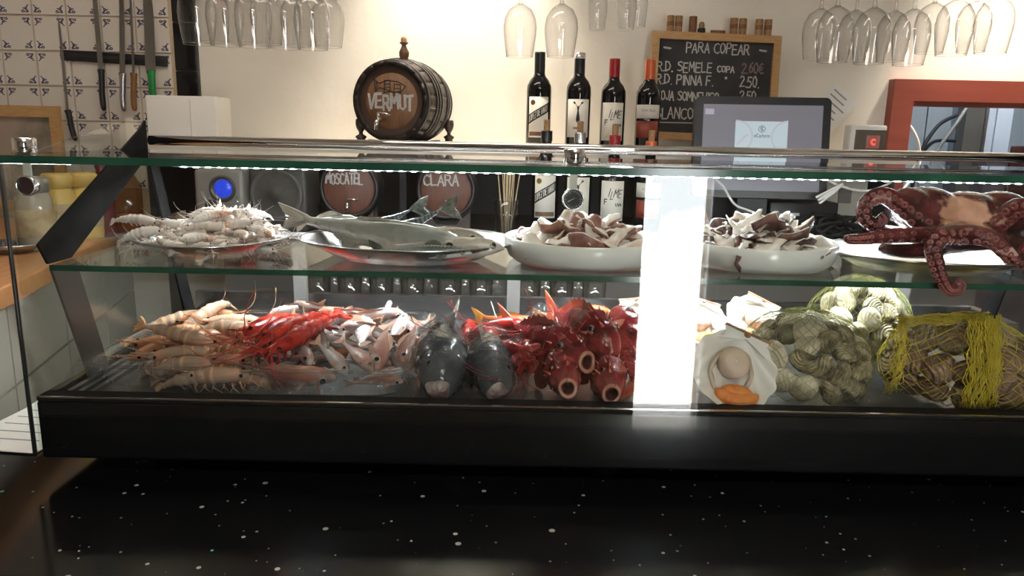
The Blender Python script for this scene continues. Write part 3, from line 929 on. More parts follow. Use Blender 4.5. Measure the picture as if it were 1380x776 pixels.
def knife(top, join, bot, wb, wh, hm, label, rivets=3, blade_up=True, metal=False, taper=.5):
    """blade upwards from join to top, handle from join down to bot; all on the tiles"""
    Y = YW - .044
    a, j, b = at(*top, Y), at(*join, Y), at(*bot, Y)
    t = thing('kitchen_knife', label, 'knife', j)
    A, B = a - j, b - j
    sx = Vector((1, 0, 0))
    L_ = A.length
    n = Vector((A.z, 0, -A.x)).normalized() if A.length else sx
    prf = [(0, -.5, .5), (.3, -.5, .5), (.6, -.5, .46), (.85, -.5, .30), (1, -.5, -.35)]
    m = MB()
    r = []
    for (k, l, rr) in prf:
        p = A * k
        wl, wr = wb * l, wb * (l + (rr - l) * (1 if k == 0 else 1))
        r.append([p + n * wl + Vector((0, -.0012, 0)), p + n * wr + Vector((0, -.0003, 0)), p + n * wr + Vector((0, .0003, 0)), p + n * wl + Vector((0, .0012, 0))])
    m.loft(r, smooth=False)
    m.build('blade', BLADE, t)
    hl = B.length
    nb = Vector((B.z, 0, -B.x)).normalized() * -1
    rings = []
    for k, wl, wr, th in ((0, -.55, .60, .006), (.04, -.62, .62, .008), (.12, -.45, .55, .009), (.35, -.36, .52, .0095), (.6, -.42, .50, .0095), (.85, -.30, .62, .009), (.96, -.10, .62, .008), (1, .1, .45, .004)):
        p = B * k
        c, hw = (wl + wr) / 2, (wr - wl) / 2
        rings.append([p + nb * wh * (c + hw * math.cos(2 * PI * q / 10)) + Vector((0, th * math.sin(2 * PI * q / 10), 0)) for q in range(10)])
    h = MB().loft(rings).build('handle', hm, t)
    for k in range(rivets):
        p = B * (.15 + .34 * k) + nb * wh * .06
        MB().lathe([(.0004, -.0105), (.003, -.0102), (.003, 0)], 10, M=Matrix.Translation(p) @ Matrix.Rotation(-PI / 2, 4, 'X') @ Matrix.Rotation(PI, 4, 'X')).build('rivet', STEEL, h)
    return t


knife((79, 20), (91, 148), (100, 190), .009, .019, BLACKPLA, 'long thin carving knife with black handle beside the framed picture', 0)
knife((126, -30), (136, 93), (138, 149), .017, .020, BLACKPLA, 'kitchen knife with riveted black handle on the magnetic bar', 3)
knife((164, -30), (165, 98), (165, 150), .017, .021, STEEL, 'one-piece all-steel knife on the magnetic bar', 0)
knife((175, -30), (180, 98), (179, 149), .008, .020, pm('orange_brown_handle', (.30, .13, .04), .4, col2=(.22, .09, .03), nscale=25), 'knife with riveted orange-brown wooden handle on the bar', 2)
knife((199, -30), (203, 95), (206, 140), .034, .026, pm('green_handle', (.01, .22, .05), .4, col2=(.015, .26, .06), nscale=15), 'wide butcher knife with bright green handle on the bar', 0)

# ---- framed picture at the left
p0, p1 = at(-45, 139, 2.35), at(77, 143, 2.35)
t = thing('picture_frame', 'pale pine picture frame with a blurred landscape beside the knives', 'picture frame', ((p0.x + p1.x) / 2, 2.36, p1.z))
W_ = p1.x - p0.x
Hh = p1.z - WORK - .001
for (c, d) in (((0, 0, -.017), (W_, .018, .034)), ((0, 0, -Hh + .017), (W_, .018, .034)), ((-W_ / 2 + .015, 0, -Hh / 2), (.030, .018, Hh - .068)), ((W_ / 2 - .015, 0, -Hh / 2), (.030, .018, Hh - .068))):
    MB().box(c, d).build('frame_side', PINE, t)
MB().box((0, .006, -Hh / 2), (W_ - .06, .004, Hh - .068)).build('picture', pm('landscape_print', (.10, .11, .08), .5, col2=(.34, .26, .20), nscale=7, lo=.4, hi=.6, det=6), t)
t['label'] = 'pale pine picture frame with a blurred landscape standing beside the knives'

# ---- white napkin box
p0, p1 = at(195, 128, 2.3), at(290, 128, 2.3)
t = thing('napkin_box', 'plain white paper towel box standing on the wall shelf', 'box', ((p0.x + p1.x) / 2, 2.36, SHELF))
hh = p0.z - SHELF
MB().box((0, 0, hh / 2), (p1.x - p0.x, .12, hh), bev=.004).build('body', pm('white_card', (.80, .77, .72), .6, col2=(.83, .80, .75), nscale=5), t)
MB().box((.028, -.0615, hh / 2), (.0012, .003, hh - .02)).build('side_fold', pm('card_fold', (.6, .57, .52), .7, col2=(.64, .6, .55), nscale=5), t)

# ---- VERMUT barrel
fc = at(525, 136, 2.22)
ax = Vector((.21, .977, 0)).normalized()
RB, LB = .113, .25
t = thing('wine_barrel', 'small dark oak vermouth barrel with chalked head on a cradle', 'barrel', (fc.x, fc.y, SHELF), (0, 0, -math.atan2(ax.x, ax.y)))
bz = fc.z - SHELF


def brad(y):
    k = (y / LB) * 2 - 1
    return RB + .014 * (1 - k * k)


NST = 20
st = MB()
a0, a1 = -PI / NST + .006, PI / NST - .006
rings = []
for i in range(9):
    y = LB * i / 8
    r1, r0 = brad(y), brad(y) - .012
    rings.append([(r1 * math.sin(a0 + (a1 - a0) * k / 3), y, r1 * math.cos(a0 + (a1 - a0) * k / 3)) for k in range(4)] + [(r0 * math.sin(a1), y, r0 * math.cos(a1)), (r0 * math.sin(a0), y, r0 * math.cos(a0))])
st.loft(rings)
stm = st.mesh('stave', BARRELWOOD)
for k in range(NST):
    link('stave', stm, t, (0, 0, bz), (0, 2 * PI * k / NST, 0))
HOOP = pm('black_iron_hoop', (.012, .011, .011), .4, .3, col2=(.02, .018, .018), nscale=20)
for y in (.012, .065, .085, .105, .165, .185, .238):
    ro = [(brad(y - .006) + .0005, y - .006), (brad(y - .006) + .0025, y - .006), (brad(y + .006) + .0025, y + .006), (brad(y + .006) + .0005, y + .006)]
    MB().lathe([(r, -q) for r, q in ro], 48, M=Matrix.Translation((0, 0, bz)) @ Matrix.Rotation(PI / 2, 4, 'X')).build('hoop', HOOP, t)
RXF = Matrix.Translation((0, 0, bz)) @ Matrix.Rotation(PI / 2, 4, 'X')
MB().lathe([(RB - .013, -.016), (RB - .013, .0), (RB + .001, .0), (RB + .001, -.012)], 48, M=RXF).build('chime', pm('dark_chime', (.03, .02, .015), .5, col2=(.05, .035, .028), nscale=25), t)
MB().lathe([(.001, -.016), (RB - .013, -.016)], 48, M=RXF).build('head_rim', pm('dark_head_stain', (.06, .032, .02), .5, col2=(.08, .045, .03), nscale=25), t)
head = MB().lathe([(.001, -.0145), (RB - .034, -.0145), (RB - .033, -.016)], 48, M=RXF).build('barrel_head', BARRELHEAD, t)
m_ = MB()
cx0 = -.071
strokes(m_, 'VERMUT', -.071, -.024, .040, .0075, wd=.47, gap=.26, jit=.09, y=.0135, drop=-.04, M=Matrix.Translation((0, 0, bz + .004)))
m_.build('chalk_writing', CHALK, head)
m_ = MB()
M0 = Matrix.Translation((0, .0137, bz + .042))
def poly(m, pts, th, M, cl=False):
    if cl: pts = pts + [pts[0]]
    for (x0, z0), (x1, z1) in zip(pts, pts[1:]):
        l = math.hypot(x1 - x0, z1 - z0) or 1e-6
        ux, uz = (x1 - x0) / l * th / 2, (z1 - z0) / l * th / 2
        m.add([(x0 - uz - ux, 0, z0 + ux - uz), (x0 + uz - ux, 0, z0 - ux - uz), (x1 + uz + ux, 0, z1 - ux + uz), (x1 - uz + ux, 0, z1 + ux + uz)], [(0, 1, 2, 3)], False, 0, M)
# burnt drawing: a fish with a barrel shape inside
poly(m_, [(-.05, -.016), (-.052, .02), (-.038, .008), (-.012, .016), (.02, .013), (.044, .0), (.034, -.012), (.01, -.018), (-.02, -.008), (-.036, -.004)], .0028, M0, True)
poly(m_, [(-.047, -.010), (-.046, .013), (-.041, .0)], .0022, M0, True)
poly(m_, [(-.022, -.018), (-.02, .016), (-.004, .017), (-.003, -.014)], .0025, M0, True)
poly(m_, [(-.02, .006), (-.004, .007)], .002, M0); poly(m_, [(-.021, -.004), (-.004, -.003)], .002, M0)
poly(m_, [(.008, -.026), (.010, .006), (.028, .004), (.030, -.024)], .0025, M0, True)
poly(m_, [(.010, -.006), (.029, -.007)], .002, M0); poly(m_, [(.010, -.016), (.029, -.017)], .002, M0)
m_.build('burnt_drawing', INK, head)
# tap
tp = MB()
tp.tube([(-.022, .012, bz - .052), (-.022, -.03, bz - .054), (-.024, -.042, bz - .06), (-.026, -.044, bz - .083)], [.007, .007, .007, .0045], 10)
tap = tp.build('tap', CHROME, t)
MB().tube([(-.022, -.030, bz - .054), (-.022, -.032, bz - .035), (-.02, -.034, bz - .032), (.016, -.036, bz - .040)], [.0045, .004, .0035, .003], 8).build('tap_lever', CHROME, tap)
# bung on top
MB().lathe([(.010, 0), (.014, .012), (.015, .022), (.009, .034), (.006, .042), (.013, .048), (.013, .050), (.001, .051)], 16, M=Matrix.Translation((.018, .075, bz + brad(.075) - .004))).build('bung', MIDWOOD, t)
MB().lathe([(.009, 0), (.0095, .008), (.007, .015), (.001, .017)], 12, M=Matrix.Translation((.018, .075, bz + brad(.075) + .046))).build('bung_cork', CORK, t)
# cradle
for y in (.05, .20):
    MB().prism([(-.085, 0), (.085, 0), (.085, .03), (.06, .028), (.03, .012), (0, .008), (-.03, .012), (-.06, .028), (-.085, .03)], y - .013, y + .013).build('cradle_bar', DARKWOOD, t)
for x in (-.07, .07):
    MB().box((x, .125, .012), (.02, .29, .02)).build('cradle_runner', DARKWOOD, t)


def finial(px, py, Y, label):
    p = at(px, py, Y)
    MBf = MB().lathe([(.016, 0), (.016, .004), (.006, .010), (.0055, .016), (.0125, .028), (.0150, .040), (.0142, .052), (.012, .055), (.001, .055)], 16)
    t2 = thing('turned_goblet', label, 'goblet', (p.x, Y, SHELF))
    h = p.z - SHELF - .055
    MB().lathe([(.02, 0), (.02, .012), (.012, .016), (.012, h - .004), (.016, h), (.001, h + .001)], 16).build('base', DARKWOOD, t2)
    for i, v in enumerate(MBf.v):
        MBf.v[i] = (v[0] * 1.05, v[1] * 1.05, v[2] + h)
    MBf.build('cup', DARKWOOD, t2)


finial(486, 160, 2.27, 'small dark turned wooden goblet beside the barrel tap side')
finial(605, 162, 2.40, 'small dark turned wooden goblet behind the barrel flank')

# ---- wine bottles
RBOT = .0375


def bottle(x, y, z, h, label, capm, labels, cork=None, caplen=.085, group=None, open_=False, capring=None):
    t = thing('wine_bottle', label, 'wine bottle', (x, y, z), (0, 0, 0), group)
    s = h / .30
    prof = [(.001, .004), (RBOT * .9, 0), (RBOT, .006), (RBOT, .185 * s), (RBOT * .97, .200 * s), (RBOT * .78, .216 * s), (RBOT * .50, .228 * s), (.0155, .240 * s), (.0142, .27 * s), (.0142, .29 * s), (.0155, .292 * s), (.0155, .299 * s), (.001, .30 * s)]
    MB().lathe(prof, 32).build('glass_body', BOTTLEG, t)
    ctop = h + .0006
    cm = MB().lathe([(.0162, ctop - caplen), (.0162, ctop - .006), (.0158, ctop - .001), (.001, ctop)], 20)
    cp = cm.build('capsule', capm, t)
    if capring:
        MB().lathe([(.0167, ctop - caplen + .002), (.0167, ctop - caplen + .010), (.0160, ctop - caplen + .010)], 20).build('capsule_ring', capring, cp)
    for (z0, z1, half, m, prints) in labels:
        f = math.atan2(-y, -x)
        f = math.atan2(0 - y, 0 - x)
        m_ = MB().lathe([(RBOT + .0003, z0), (RBOT + .0006, z0), (RBOT + .0006, z1), (RBOT + .0003, z1)], 24, a0=f - half, a1=f + half)
        lo = m_.build('paper_label', m, t)
        for pf in prints:
            q = MB()
            def wrap(a, b, f=f):
                an = f + a / RBOT
                return ((RBOT + .0012) * math.cos(an), (RBOT + .0012) * math.sin(an), b)
            mm = pf(q, wrap)
            q.build('label_print', mm, lo)
    if cork:
        MB().lathe([(.0085, h - .01), (.0092, h + .026), (.008, h + .030), (.001, h + .030)], 14).build('cork', cork, t)
    return t


def wquad(q, wrap, x0, x1, z0, z1, sk=0.):
    n = 5
    vs = []
    for i in range(n + 1):
        x = x0 + (x1 - x0) * i / n
        vs += [wrap(x, z0 + sk * (x - x0)), wrap(x, z1 + sk * (x - x0))]
    q.add(vs, [(2 * i, 2 * i + 2, 2 * i + 3, 2 * i + 1) for i in range(n)], False)


CREAMLAB = pm('cream_label_paper', (.70, .66, .58), .7, col2=(.74, .70, .62), nscale=20)
REDLAB = pm('red_copper_label', (.20, .035, .02), .5, col2=(.26, .05, .03), nscale=30)


def lop_band(q, wrap):
    wquad(q, wrap, -.031, .031, .084, .112, .60); return INK
def lop_text(q, wrap):
    strokes(q, 'LOPEZ DE HARO', -.030, .088 + .012, .018, .0026, wd=.30, gap=.3, jit=.0, fn=lambda a, b: tuple(Vector(wrap(a, b + .55 * (a + .030))) * 1.0 + Vector((0, 0, 0)) + Vector(wrap(a, 0)) * Vector((1, 1, 0)) .length * 0), drop=0); return CREAMLAB
def lop_text2(q, wrap):
    def w2(a, b):
        p = Vector(wrap(a, b + .60 * (a + .031)))
        p.x *= 1.012; p.y *= 1.012
        return p
    strokes(q, 'LOPEZ DE HARO', -.029, .090, .018, .0013, wd=.20, gap=.3, jit=.0, fn=w2); return CREAMLAB
def lop_seal(q, wrap):
    for k in range(10):
        a, b = 2 * PI * k / 10, 2 * PI * (k + 1) / 10
        q.add([wrap(-.018, .148), wrap(-.018 + .008 * math.cos(a), .148 + .008 * math.sin(a)), wrap(-.018 + .008 * math.cos(b), .148 + .008 * math.sin(b))], [(0, 1, 2)], False)
    return GOLD
def lop_foot(q, wrap):
    wquad(q, wrap, -.028, .028, .050, .062); return pm('brown_print', (.12, .06, .03), .6, col2=(.15, .08, .04), nscale=30)
def tie_print(q, wrap):
    q.add([wrap(-.004, .135), wrap(.004, .135), wrap(.002, .128), wrap(.006, .098), wrap(0, .088), wrap(-.006, .098), wrap(-.002, .128)], [(0, 1, 2, 3, 4, 5, 6)], False)
    q.add([wrap(-.016, .150), wrap(0, .133), wrap(.016, .150), wrap(.012, .153), wrap(-.012, .153)], [(0, 1, 2, 3, 4)], False)
    strokes(q, 'VINO', -.014, .072, .006, .0012, jit=0, fn=wrap); return INK
def ilm_print(q, wrap):
    strokes(q, 'ILME', -.012, .105, .022, .0020, wd=.42, slant=.25, jit=.12, fn=wrap)
    strokes(q, 'F', -.022, .086, .014, .0028, jit=.05, fn=wrap); strokes(q, 'UVA', .010, .082, .008, .0018, jit=.02, fn=wrap); return INK
def ros_print(q, wrap):
    strokes(q, 'ROSA SOLIS', -.018, .128, .006, .0011, jit=.02, fn=wrap); return GREYINK
def blank_print(q, wrap):
    wquad(q, wrap, -.016, .016, .085, .105); return REDLAB


LAB = {
    'a': [(.045, .165, .85, CREAMLAB, [lop_band, lop_text2, lop_seal, lop_foot])],
    'b': [(.048, .160, .95, CREAMLAB, [tie_print])],
    'c': [(.040, .152, .95, CREAMLAB, [ilm_print])],
    'd': [(.108, .148, 1.1, CREAMLAB, [ros_print]), (.050, .100, 1.0, REDLAB, [])],
}
CAPBLK = pm('black_capsule', (.010, .011, .011), .35, col2=(.015, .016, .016), nscale=30)
CAPRED = pm('red_capsule', (.30, .012, .016), .35, col2=(.36, .02, .02), nscale=30)
CAPCOP = pm('copper_capsule', (.62, .13, .05), .3, .35, col2=(.7, .17, .07), nscale=30)
CAPSIL = pm('silver_capsule', (.6, .6, .6), .25, .9, col2=(.5, .5, .5), nscale=30)
spec = [(728, 70, 'a', CAPBLK, GOLD, 'black', 'diagonal black band label and black capsule', .09), (782, 71, 'b', CAPBLK, None, 'black', 'white label showing a black necktie', .085), (829, 79, 'c', CAPRED, None, 'red', 'red capsule and scribbled white label', .055), (877, 80, 'd', CAPCOP, None, 'copper', 'copper capsule with narrow cream label over red', .078)]
for (px, py, k, cm, ring, nm, desc, cl) in spec:
    p = at(px, py, 2.33)
    b = bottle(p.x, 2.33, SHELF, p.z - SHELF, 'sealed dark wine bottle on the shelf, ' + desc, cm, LAB[k], None, cl, capring=ring)
    if k == 'b':
        MB().lathe([(.0166, p.z - SHELF - .018), (.0166, p.z - SHELF - .001), (.001, p.z - SHELF + .0012)], 20).build('capsule_top', CAPSIL, b)
opened = [(737, 176, 'a', CAPBLK, 'black neck and diagonal band label'), (782, 178, 'b', CAPSIL, 'silver neck ring and white label'), (829, 182, 'c', CAPRED, 'red neck and scribbled white label'), (878, 190, 'd', CAPCOP, 'copper neck and red label')]
for (px, py, k, cm, desc) in opened:
    p = at(px, py, 2.12)
    bottle(p.x, 2.12, WORK, p.z - WORK, 'opened re-corked wine bottle on the work counter, ' + desc, cm, LAB[k], CORK, .03)

# ---- chalkboard
c0, c1 = at(879, 42, 2.53), at(1052.5, 49.5, 2.53)
BWd, BHt = (c1 - c0).length, .345
roll_ = math.atan2(c0.z - c1.z, c1.x - c0.x)
t = thing('chalkboard', 'chalkboard price list in a pine frame hung on the cream wall', 'chalkboard', ((c0.x + c1.x) / 2, 2.53, (c0.z + c1.z) / 2), (math.radians(-7), roll_, 0))
FWd = .024
for (c, d) in (((0, 0, -FWd / 2), (BWd, .022, FWd)), ((0, 0, -BHt + FWd / 2), (BWd, .022, FWd)), ((-BWd / 2 + FWd / 2, 0, -BHt / 2), (FWd, .022, BHt - 2 * FWd)), ((BWd / 2 - FWd / 2, 0, -BHt / 2), (FWd, .022, BHt - 2 * FWd))):
    MB().box(c, d).build('frame_side', PINE, t)
sl = MB().box((0, .004, -BHt / 2), (BWd - 2 * FWd, .006, BHt - 2 * FWd)).build('slate', SLATE, t)
kx = BWd / 173.5


def bpos(px, py):
    return -BWd / 2 + (px - 879) * kx + (py - 42) * .05 * kx, -(py - 42 - (px - 879) * .043) * kx * .995


m_ = MB()
def bline(text, px, py, hpx, th=.0042, **kw):
    x, z = bpos(px, py)
    m_ = MB()
    strokes(m_, text, x, z, hpx * kx, th, y=.0004, jit=.05, **{k: v for k, v in kw.items() if k != 'mat'})
    m_.build('chalk_writing', kw.get('mat', CHALK), sl)


bline('PARA COPEAR', 925, 69.5, 13, wd=.50, gap=.27)
bline('R.D. SEMELE', 886, 94, 12.5, wd=.52, gap=.26)
bline('COPA', 967, 96, 8, wd=.6)
bline('R.D. PINNA F.', 885, 111.5, 12.5, wd=.52, gap=.25)
bline('"', 977, 112, 10)
bline('2.50.', 998, 116, 14, wd=.42, gap=.25)
bline('RIOJA SOMNEUICO', 882, 132, 11.5, wd=.48, gap=.22)
bline('2.50', 998, 134, 13, wd=.42, gap=.25)
bline('BLANCOS', 884, 157, 14, wd=.52, gap=.22)
for (xa, ya) in ((895, 64), (1024, 68)):
    x, z = bpos(xa, ya)
    m_ = MB()
    poly(m_, [(x, z + .003), (x + .020, z + .001)], .004, Matrix.Translation((0, .0004, 0)))
    poly(m_, [(x, z), (x + .018, z - .003), (x + .024, z)], .002, Matrix.Translation((0, .0004, 0)))
    m_.build('chalk_mark', CHALK, sl)
m_ = MB()
x, z = bpos(890, 163); x2, z2 = bpos(935, 164)
poly(m_, [(x, z), (x2, z2)], .003, Matrix.Translation((0, .0004, 0)))
m_.build('chalk_underline', CHALK, sl)
bline('2.60=', 1000, 97, 13.5, wd=.44, gap=.22, mat=CHALKPINK)
# wall hook so that it hangs
MB().box((0, .04, -.03), (.05, .06, .012)).build('hook', STEEL, t)

# corks on the top edge of the chalkboard
dirx = (c1 - c0).normalized()


def cork_at(px, h, r, m, label, lying=False, blacktop=False):
    k = (px - 879) / 173.5
    p = c0.lerp(c1, k)
    t = thing('wine_cork', label, 'cork', (p.x, 2.53, p.z + .0005))
    if lying:
        MB().lathe([(.001, -h / 2), (r, -h / 2), (r, h / 2), (.001, h / 2)], 14, M=Matrix.Translation((0, 0, r)) @ Matrix.Rotation(PI / 2, 4, 'Y')).build('body', m, t)
    elif blacktop:
        MB().lathe([(.001, 0), (r * 1.35, 0), (r * 1.35, h * .40), (r, h * .45)], 14).build('black_cap', BLACKPLA, t)
        MB().lathe([(r, h * .4), (r * .95, h * .8), (r * .6, h), (.001, h)], 14).build('body', m, t)
    else:
        MB().lathe([(.001, 0), (r, 0), (r * 1.02, .003), (r * 1.02, h - .003), (r, h), (.001, h)], 14).build('body', m, t)
        MB().lathe([(r * 1.025, h * .35), (r * 1.03, h * .38), (r * 1.03, h * .6), (r * 1.025, h * .63)], 14).build('brand_band', CORKDARK, t)


cork_at(903, .050, .0115, CORK, 'paired upright cork on the chalkboard corner, outer one')
cork_at(914, .050, .0115, CORK, 'paired upright cork on the chalkboard corner, inner one')
cork_at(933, .050, .0125, CORKDARK, 'reddish brown upright cork alone on the chalkboard')
cork_at(945, .034, .0095, CORK, 'bulb-topped cork with black plastic cap on the chalkboard', blacktop=True)
cork_at(967, .046, .0055, CORKDARK, 'thin brown cork lying flat on the chalkboard', lying=True)
cork_at(988, .050, .0120, CORK, 'printed pale cork next to the lying cork on the chalkboard')
cork_at(1000, .050, .0120, CORK, 'printed pale cork in the middle pair, beside its twin')
cork_at(1022, .050, .0118, CORK, 'upright cork of the end pair beside the hanging glasses, inner one')
cork_at(1034, .050, .0118, CORK, 'upright cork of the end pair beside the hanging glasses, outer one')

# ---- till screen
m0, m1 = at(940.5, 129, 2.02), at(1118, 132, 2.02)
t = thing('till_monitor', 'black framed point of sale touch screen showing a logo window', 'monitor', ((m0.x + m1.x) / 2, 2.02, WORK), (0, 0, math.radians(-4)))
mw = (m1 - m0).length + .004
mt = (m0.z + m1.z) / 2 - WORK
mh = .265
TM = Matrix.Translation((0, 0, mt)) @ Matrix.Rotation(math.radians(-8), 4, 'X') @ Matrix.Rotation(math.atan2(m0.z - m1.z, m1.x - m0.x) * .6, 4, 'Y')
def rrect(x0, x1, z0, z1, r, n=4):
    o = []
    for (cx, cz, a0) in ((x1 - r, z1 - r, 0), (x0 + r, z1 - r, PI / 2), (x0 + r, z0 + r, PI), (x1 - r, z0 + r, 1.5 * PI)):
        for k in range(n + 1):
            a = a0 + k * PI / 2 / n
            o.append((cx + r * math.cos(a), cz + r * math.sin(a)))
    return o
MB().prism(rrect(-mw / 2, mw / 2, -mh, 0, .014), 0, .035, M=TM).build('bezel', BLACKPLA, t)
def flat(x0, x1, z0, z1, y): 
    return MB().add([(x0, y, z0), (x1, y, z0), (x1, y, z1), (x0, y, z1)], [(0, 1, 2, 3)], False, 0, TM)
scm = pm('grey_screen', (.06, .06, .07), .25, emis=(.36, .35, .40), estr=.38)
scr = MB().box((0, -.0005, -mh / 2 - .001), (mw - .042, .002, mh - .040), M=TM).build('screen', scm, t)
flat(-.070, .066, -.175, -.064, -.0022).build('logo_window', pm('pale_blue_screen', (.1, .1, .1), .3, emis=(.55, .68, .74), estr=.72), scr)
flat(-.150, -.127, -.048, -.033, -.0022).build('icon', pm('violet_icon', (.1, .1, .1), .3, emis=(.45, .44, .60), estr=.62), scr)
PINKP = pm('pale_mauve_print', (.1, .1, .1), .3, emis=(.62, .60, .68), estr=.62)
for cx in (-.075, .075):
    s = -1 if cx < 0 else 1
    m_ = MB()
    pts = [(cx + s * -.008 + .042 * math.cos(a) * 1, -.105 + .042 * math.sin(a)) for a in [PI * k / 12 + (PI / 2 if s > 0 else -PI / 2) for k in range(13)]]
    pts = [(min(max(x, -.068), .064), z) for x, z in pts]
    poly(m_, pts, .004, TM @ Matrix.Translation((0, -.0025, 0)))
    m_.build('logo_arc', PINKP, scr)
m_ = MB()
poly(m_, [(-.064, -.125), (-.045, -.105), (-.038, -.10)], .004, TM @ Matrix.Translation((0, -.0025, 0)))
m_.build('logo_stroke', PINKP, scr)
m_ = MB()
ring = [(-.001 + .0085 * math.cos(2 * PI * k / 20), -.084 + .0085 * math.sin(2 * PI * k / 20)) for k in range(20)]
poly(m_, ring, .0012, TM @ Matrix.Translation((0, -.0026, 0)), True)
poly(m_, [(-.004, -.080), (.001, -.079), (-.001, -.084), (.003, -.087), (-.002, -.089), (-.004, -.080)], .0014, TM @ Matrix.Translation((0, -.0026, 0)))
SCRINK = pm('screen_ink', (.02, .03, .03), .5, col2=(.03, .04, .04), nscale=9)
m_.build('logo_ring', SCRINK, scr)
ft = font_text('logo_name', 'elCacharos', .0115, SCRINK, scr, (0, 0, 0))
ft.matrix_local = TM @ Matrix.Translation((0, -.0027, -.106)) @ Matrix.Rotation(PI / 2, 4, 'X') @ Matrix.Diagonal((.8, 1.2, 1, 1))
MB().box((0, .05, (mt - mh) / 2 + .02), (.08, .05, mt - mh + .10)).build('stand', BLACKPLA, t)
MB().box((0, .03, .012), (.24, .19, .022), bev=.01).build('stand_base', BLACKPLA, t)

# ---- number display box with a red C
p0, p1 = at(1146, 168, 2.4), at(1196, 170, 2.4)
t = thing('number_display', 'white box with grey face and glowing red letter beside the red hatch', 'display', ((p0.x + p1.x) / 2, 2.4, SHELF))
hh = p0.z - SHELF
ww = p1.x - p0.x
MB().box((0, .02, hh / 2), (ww, .05, hh), bev=.008).build('housing', WHITEPLA, t)
f_ = MB().box((.006, -.007, hh / 2 - .004), (ww - .022, .004, hh - .022)).build('face', pm('taupe_face', (.11, .095, .075), .4, col2=(.13, .11, .09), nscale=9), t)
MB().box((.014, -.0105, hh - .052), (.042, .004, .040), bev=.003).build('digit_window', pm('pinkish_window', (.28, .12, .11), .3, col2=(.34, .16, .14), nscale=9, emis=(.5, .12, .1), estr=.15), f_)
m_ = MB()
strokes(m_, 'C', .008, hh - .060, .016, .0035, wd=.7, jit=0, y=-.0135)
m_.build('red_digit', emit('red_led_digit', (1, .07, .04), 2.2), f_)

# ---- papers taped to the wall
def wall_paper(px, py, w_, h_, rot, label):
    p = at(px, py, YW - .006)
    t = thing('paper_note', label, 'paper', (p.x, YW - .006, p.z), (0, rot, 0))
    MB().box((0, 0, 0), (w_, .0012, h_)).build('sheet', PAPER, t)
    m_ = MB()
    for k in range(7):
        ln = w_ * random.uniform(.5, .8)
        m_.add([(-w_ * .4, -.0010, h_ * .4 - k * h_ * .11), (-w_ * .4 + ln, -.0010, h_ * .4 - k * h_ * .11), (-w_ * .4 + ln, -.0010, h_ * .4 - k * h_ * .11 - .005), (-w_ * .4, -.0010, h_ * .4 - k * h_ * .11 - .005)], [(0, 1, 2, 3)], False)
    m_.build('printed_lines', GREYINK, t)


wall_paper(1118, 152, .105, .17, math.radians(38), 'printed paper note taped aslant on the wall behind the till screen')

# ================================================================== BEHIND THE CASE, ON THE WORK COUNTER
def keg(px, py, Y, r, word, label):
    c = at(px, py, Y)
    t = thing('wine_keg', label, 'barrel', (c.x, Y, WORK), (0, 0, -math.atan2(c.x, Y) * .3))
    zc = c.z - WORK
    L = .15
    m = MB()
    prof = [(r * 1.18, 0), (r * 1.24, -L * .3), (r * 1.26, -L * .5), (r * 1.2, -L), (.001, -L)]
    m.lathe([(r * 1.05, -.012), (r * 1.05, 0)] + prof, 40, M=Matrix.Translation((0, 0, zc)) @ Matrix.Rotation(PI / 2, 4, 'X'))
    m.build('body', pm('near_black_barrel', (.014, .012, .014), .4, col2=(.022, .018, .02), nscale=15), t)
    h = MB().lathe([(.001, -.010), (r, -.010), (r * 1.05, -.012)], 40, M=Matrix.Translation((0, 0, zc)) @ Matrix.Rotation(PI / 2, 4, 'X')).build('barrel_head', pm('red_brown_head', (.15, .055, .035), .5, col2=(.11, .04, .026), nscale=10, stretch=(12, 2, 2)), t)
    q = MB()
    wtot = len(word) * .0133
    strokes(q, word, -r * .92, r * .18, r * .42, .0045, wd=(1.5 * r / (len(word) * r * .42)) * .82, gap=.22, jit=.05, y=.0085, M=Matrix.Translation((0, 0, zc)))
    q.build('chalk_writing', CHALK, h)
    tp = MB()
    tp.tube([(0, .01, zc - r * .55), (0, -.03, zc - r * .55), (0, -.036, zc - r * .62), (0, -.036, zc - r * .9)], .005, 8)
    ta = tp.build('tap', CHROME, t)
    MB().tube([(0, -.03, zc - r * .5), (0, -.03, zc - r * .40), (.03, -.03, zc - r * .40)], .003, 6).build('tap_lever', CHROME, ta)
    for s in (-1, 1):
        MB().box((s * r * .7, L * .5, .006), (.02, L * .9, .012)).build('cradle_runner', DARKWOOD, t)
    for y in (.03, L - .03):
        hh = max(zc - r * 1.1, .01)
        MB().prism([(-r * .95, 0), (r * .95, 0), (r * .95, hh * 1.3), (r * .4, hh * .5), (-r * .4, hh * .5), (-r * .95, hh * 1.3)], y - .008, y + .008).build('cradle_bar', DARKWOOD, t)


keg(470, 254, 2.05, .068, 'MOSCATEL', 'small black barrel with MOSCATEL chalked on its brown head')
keg(601, 256, 2.05, .068, 'CLARA', 'small black barrel with CLARA chalked on its brown head')

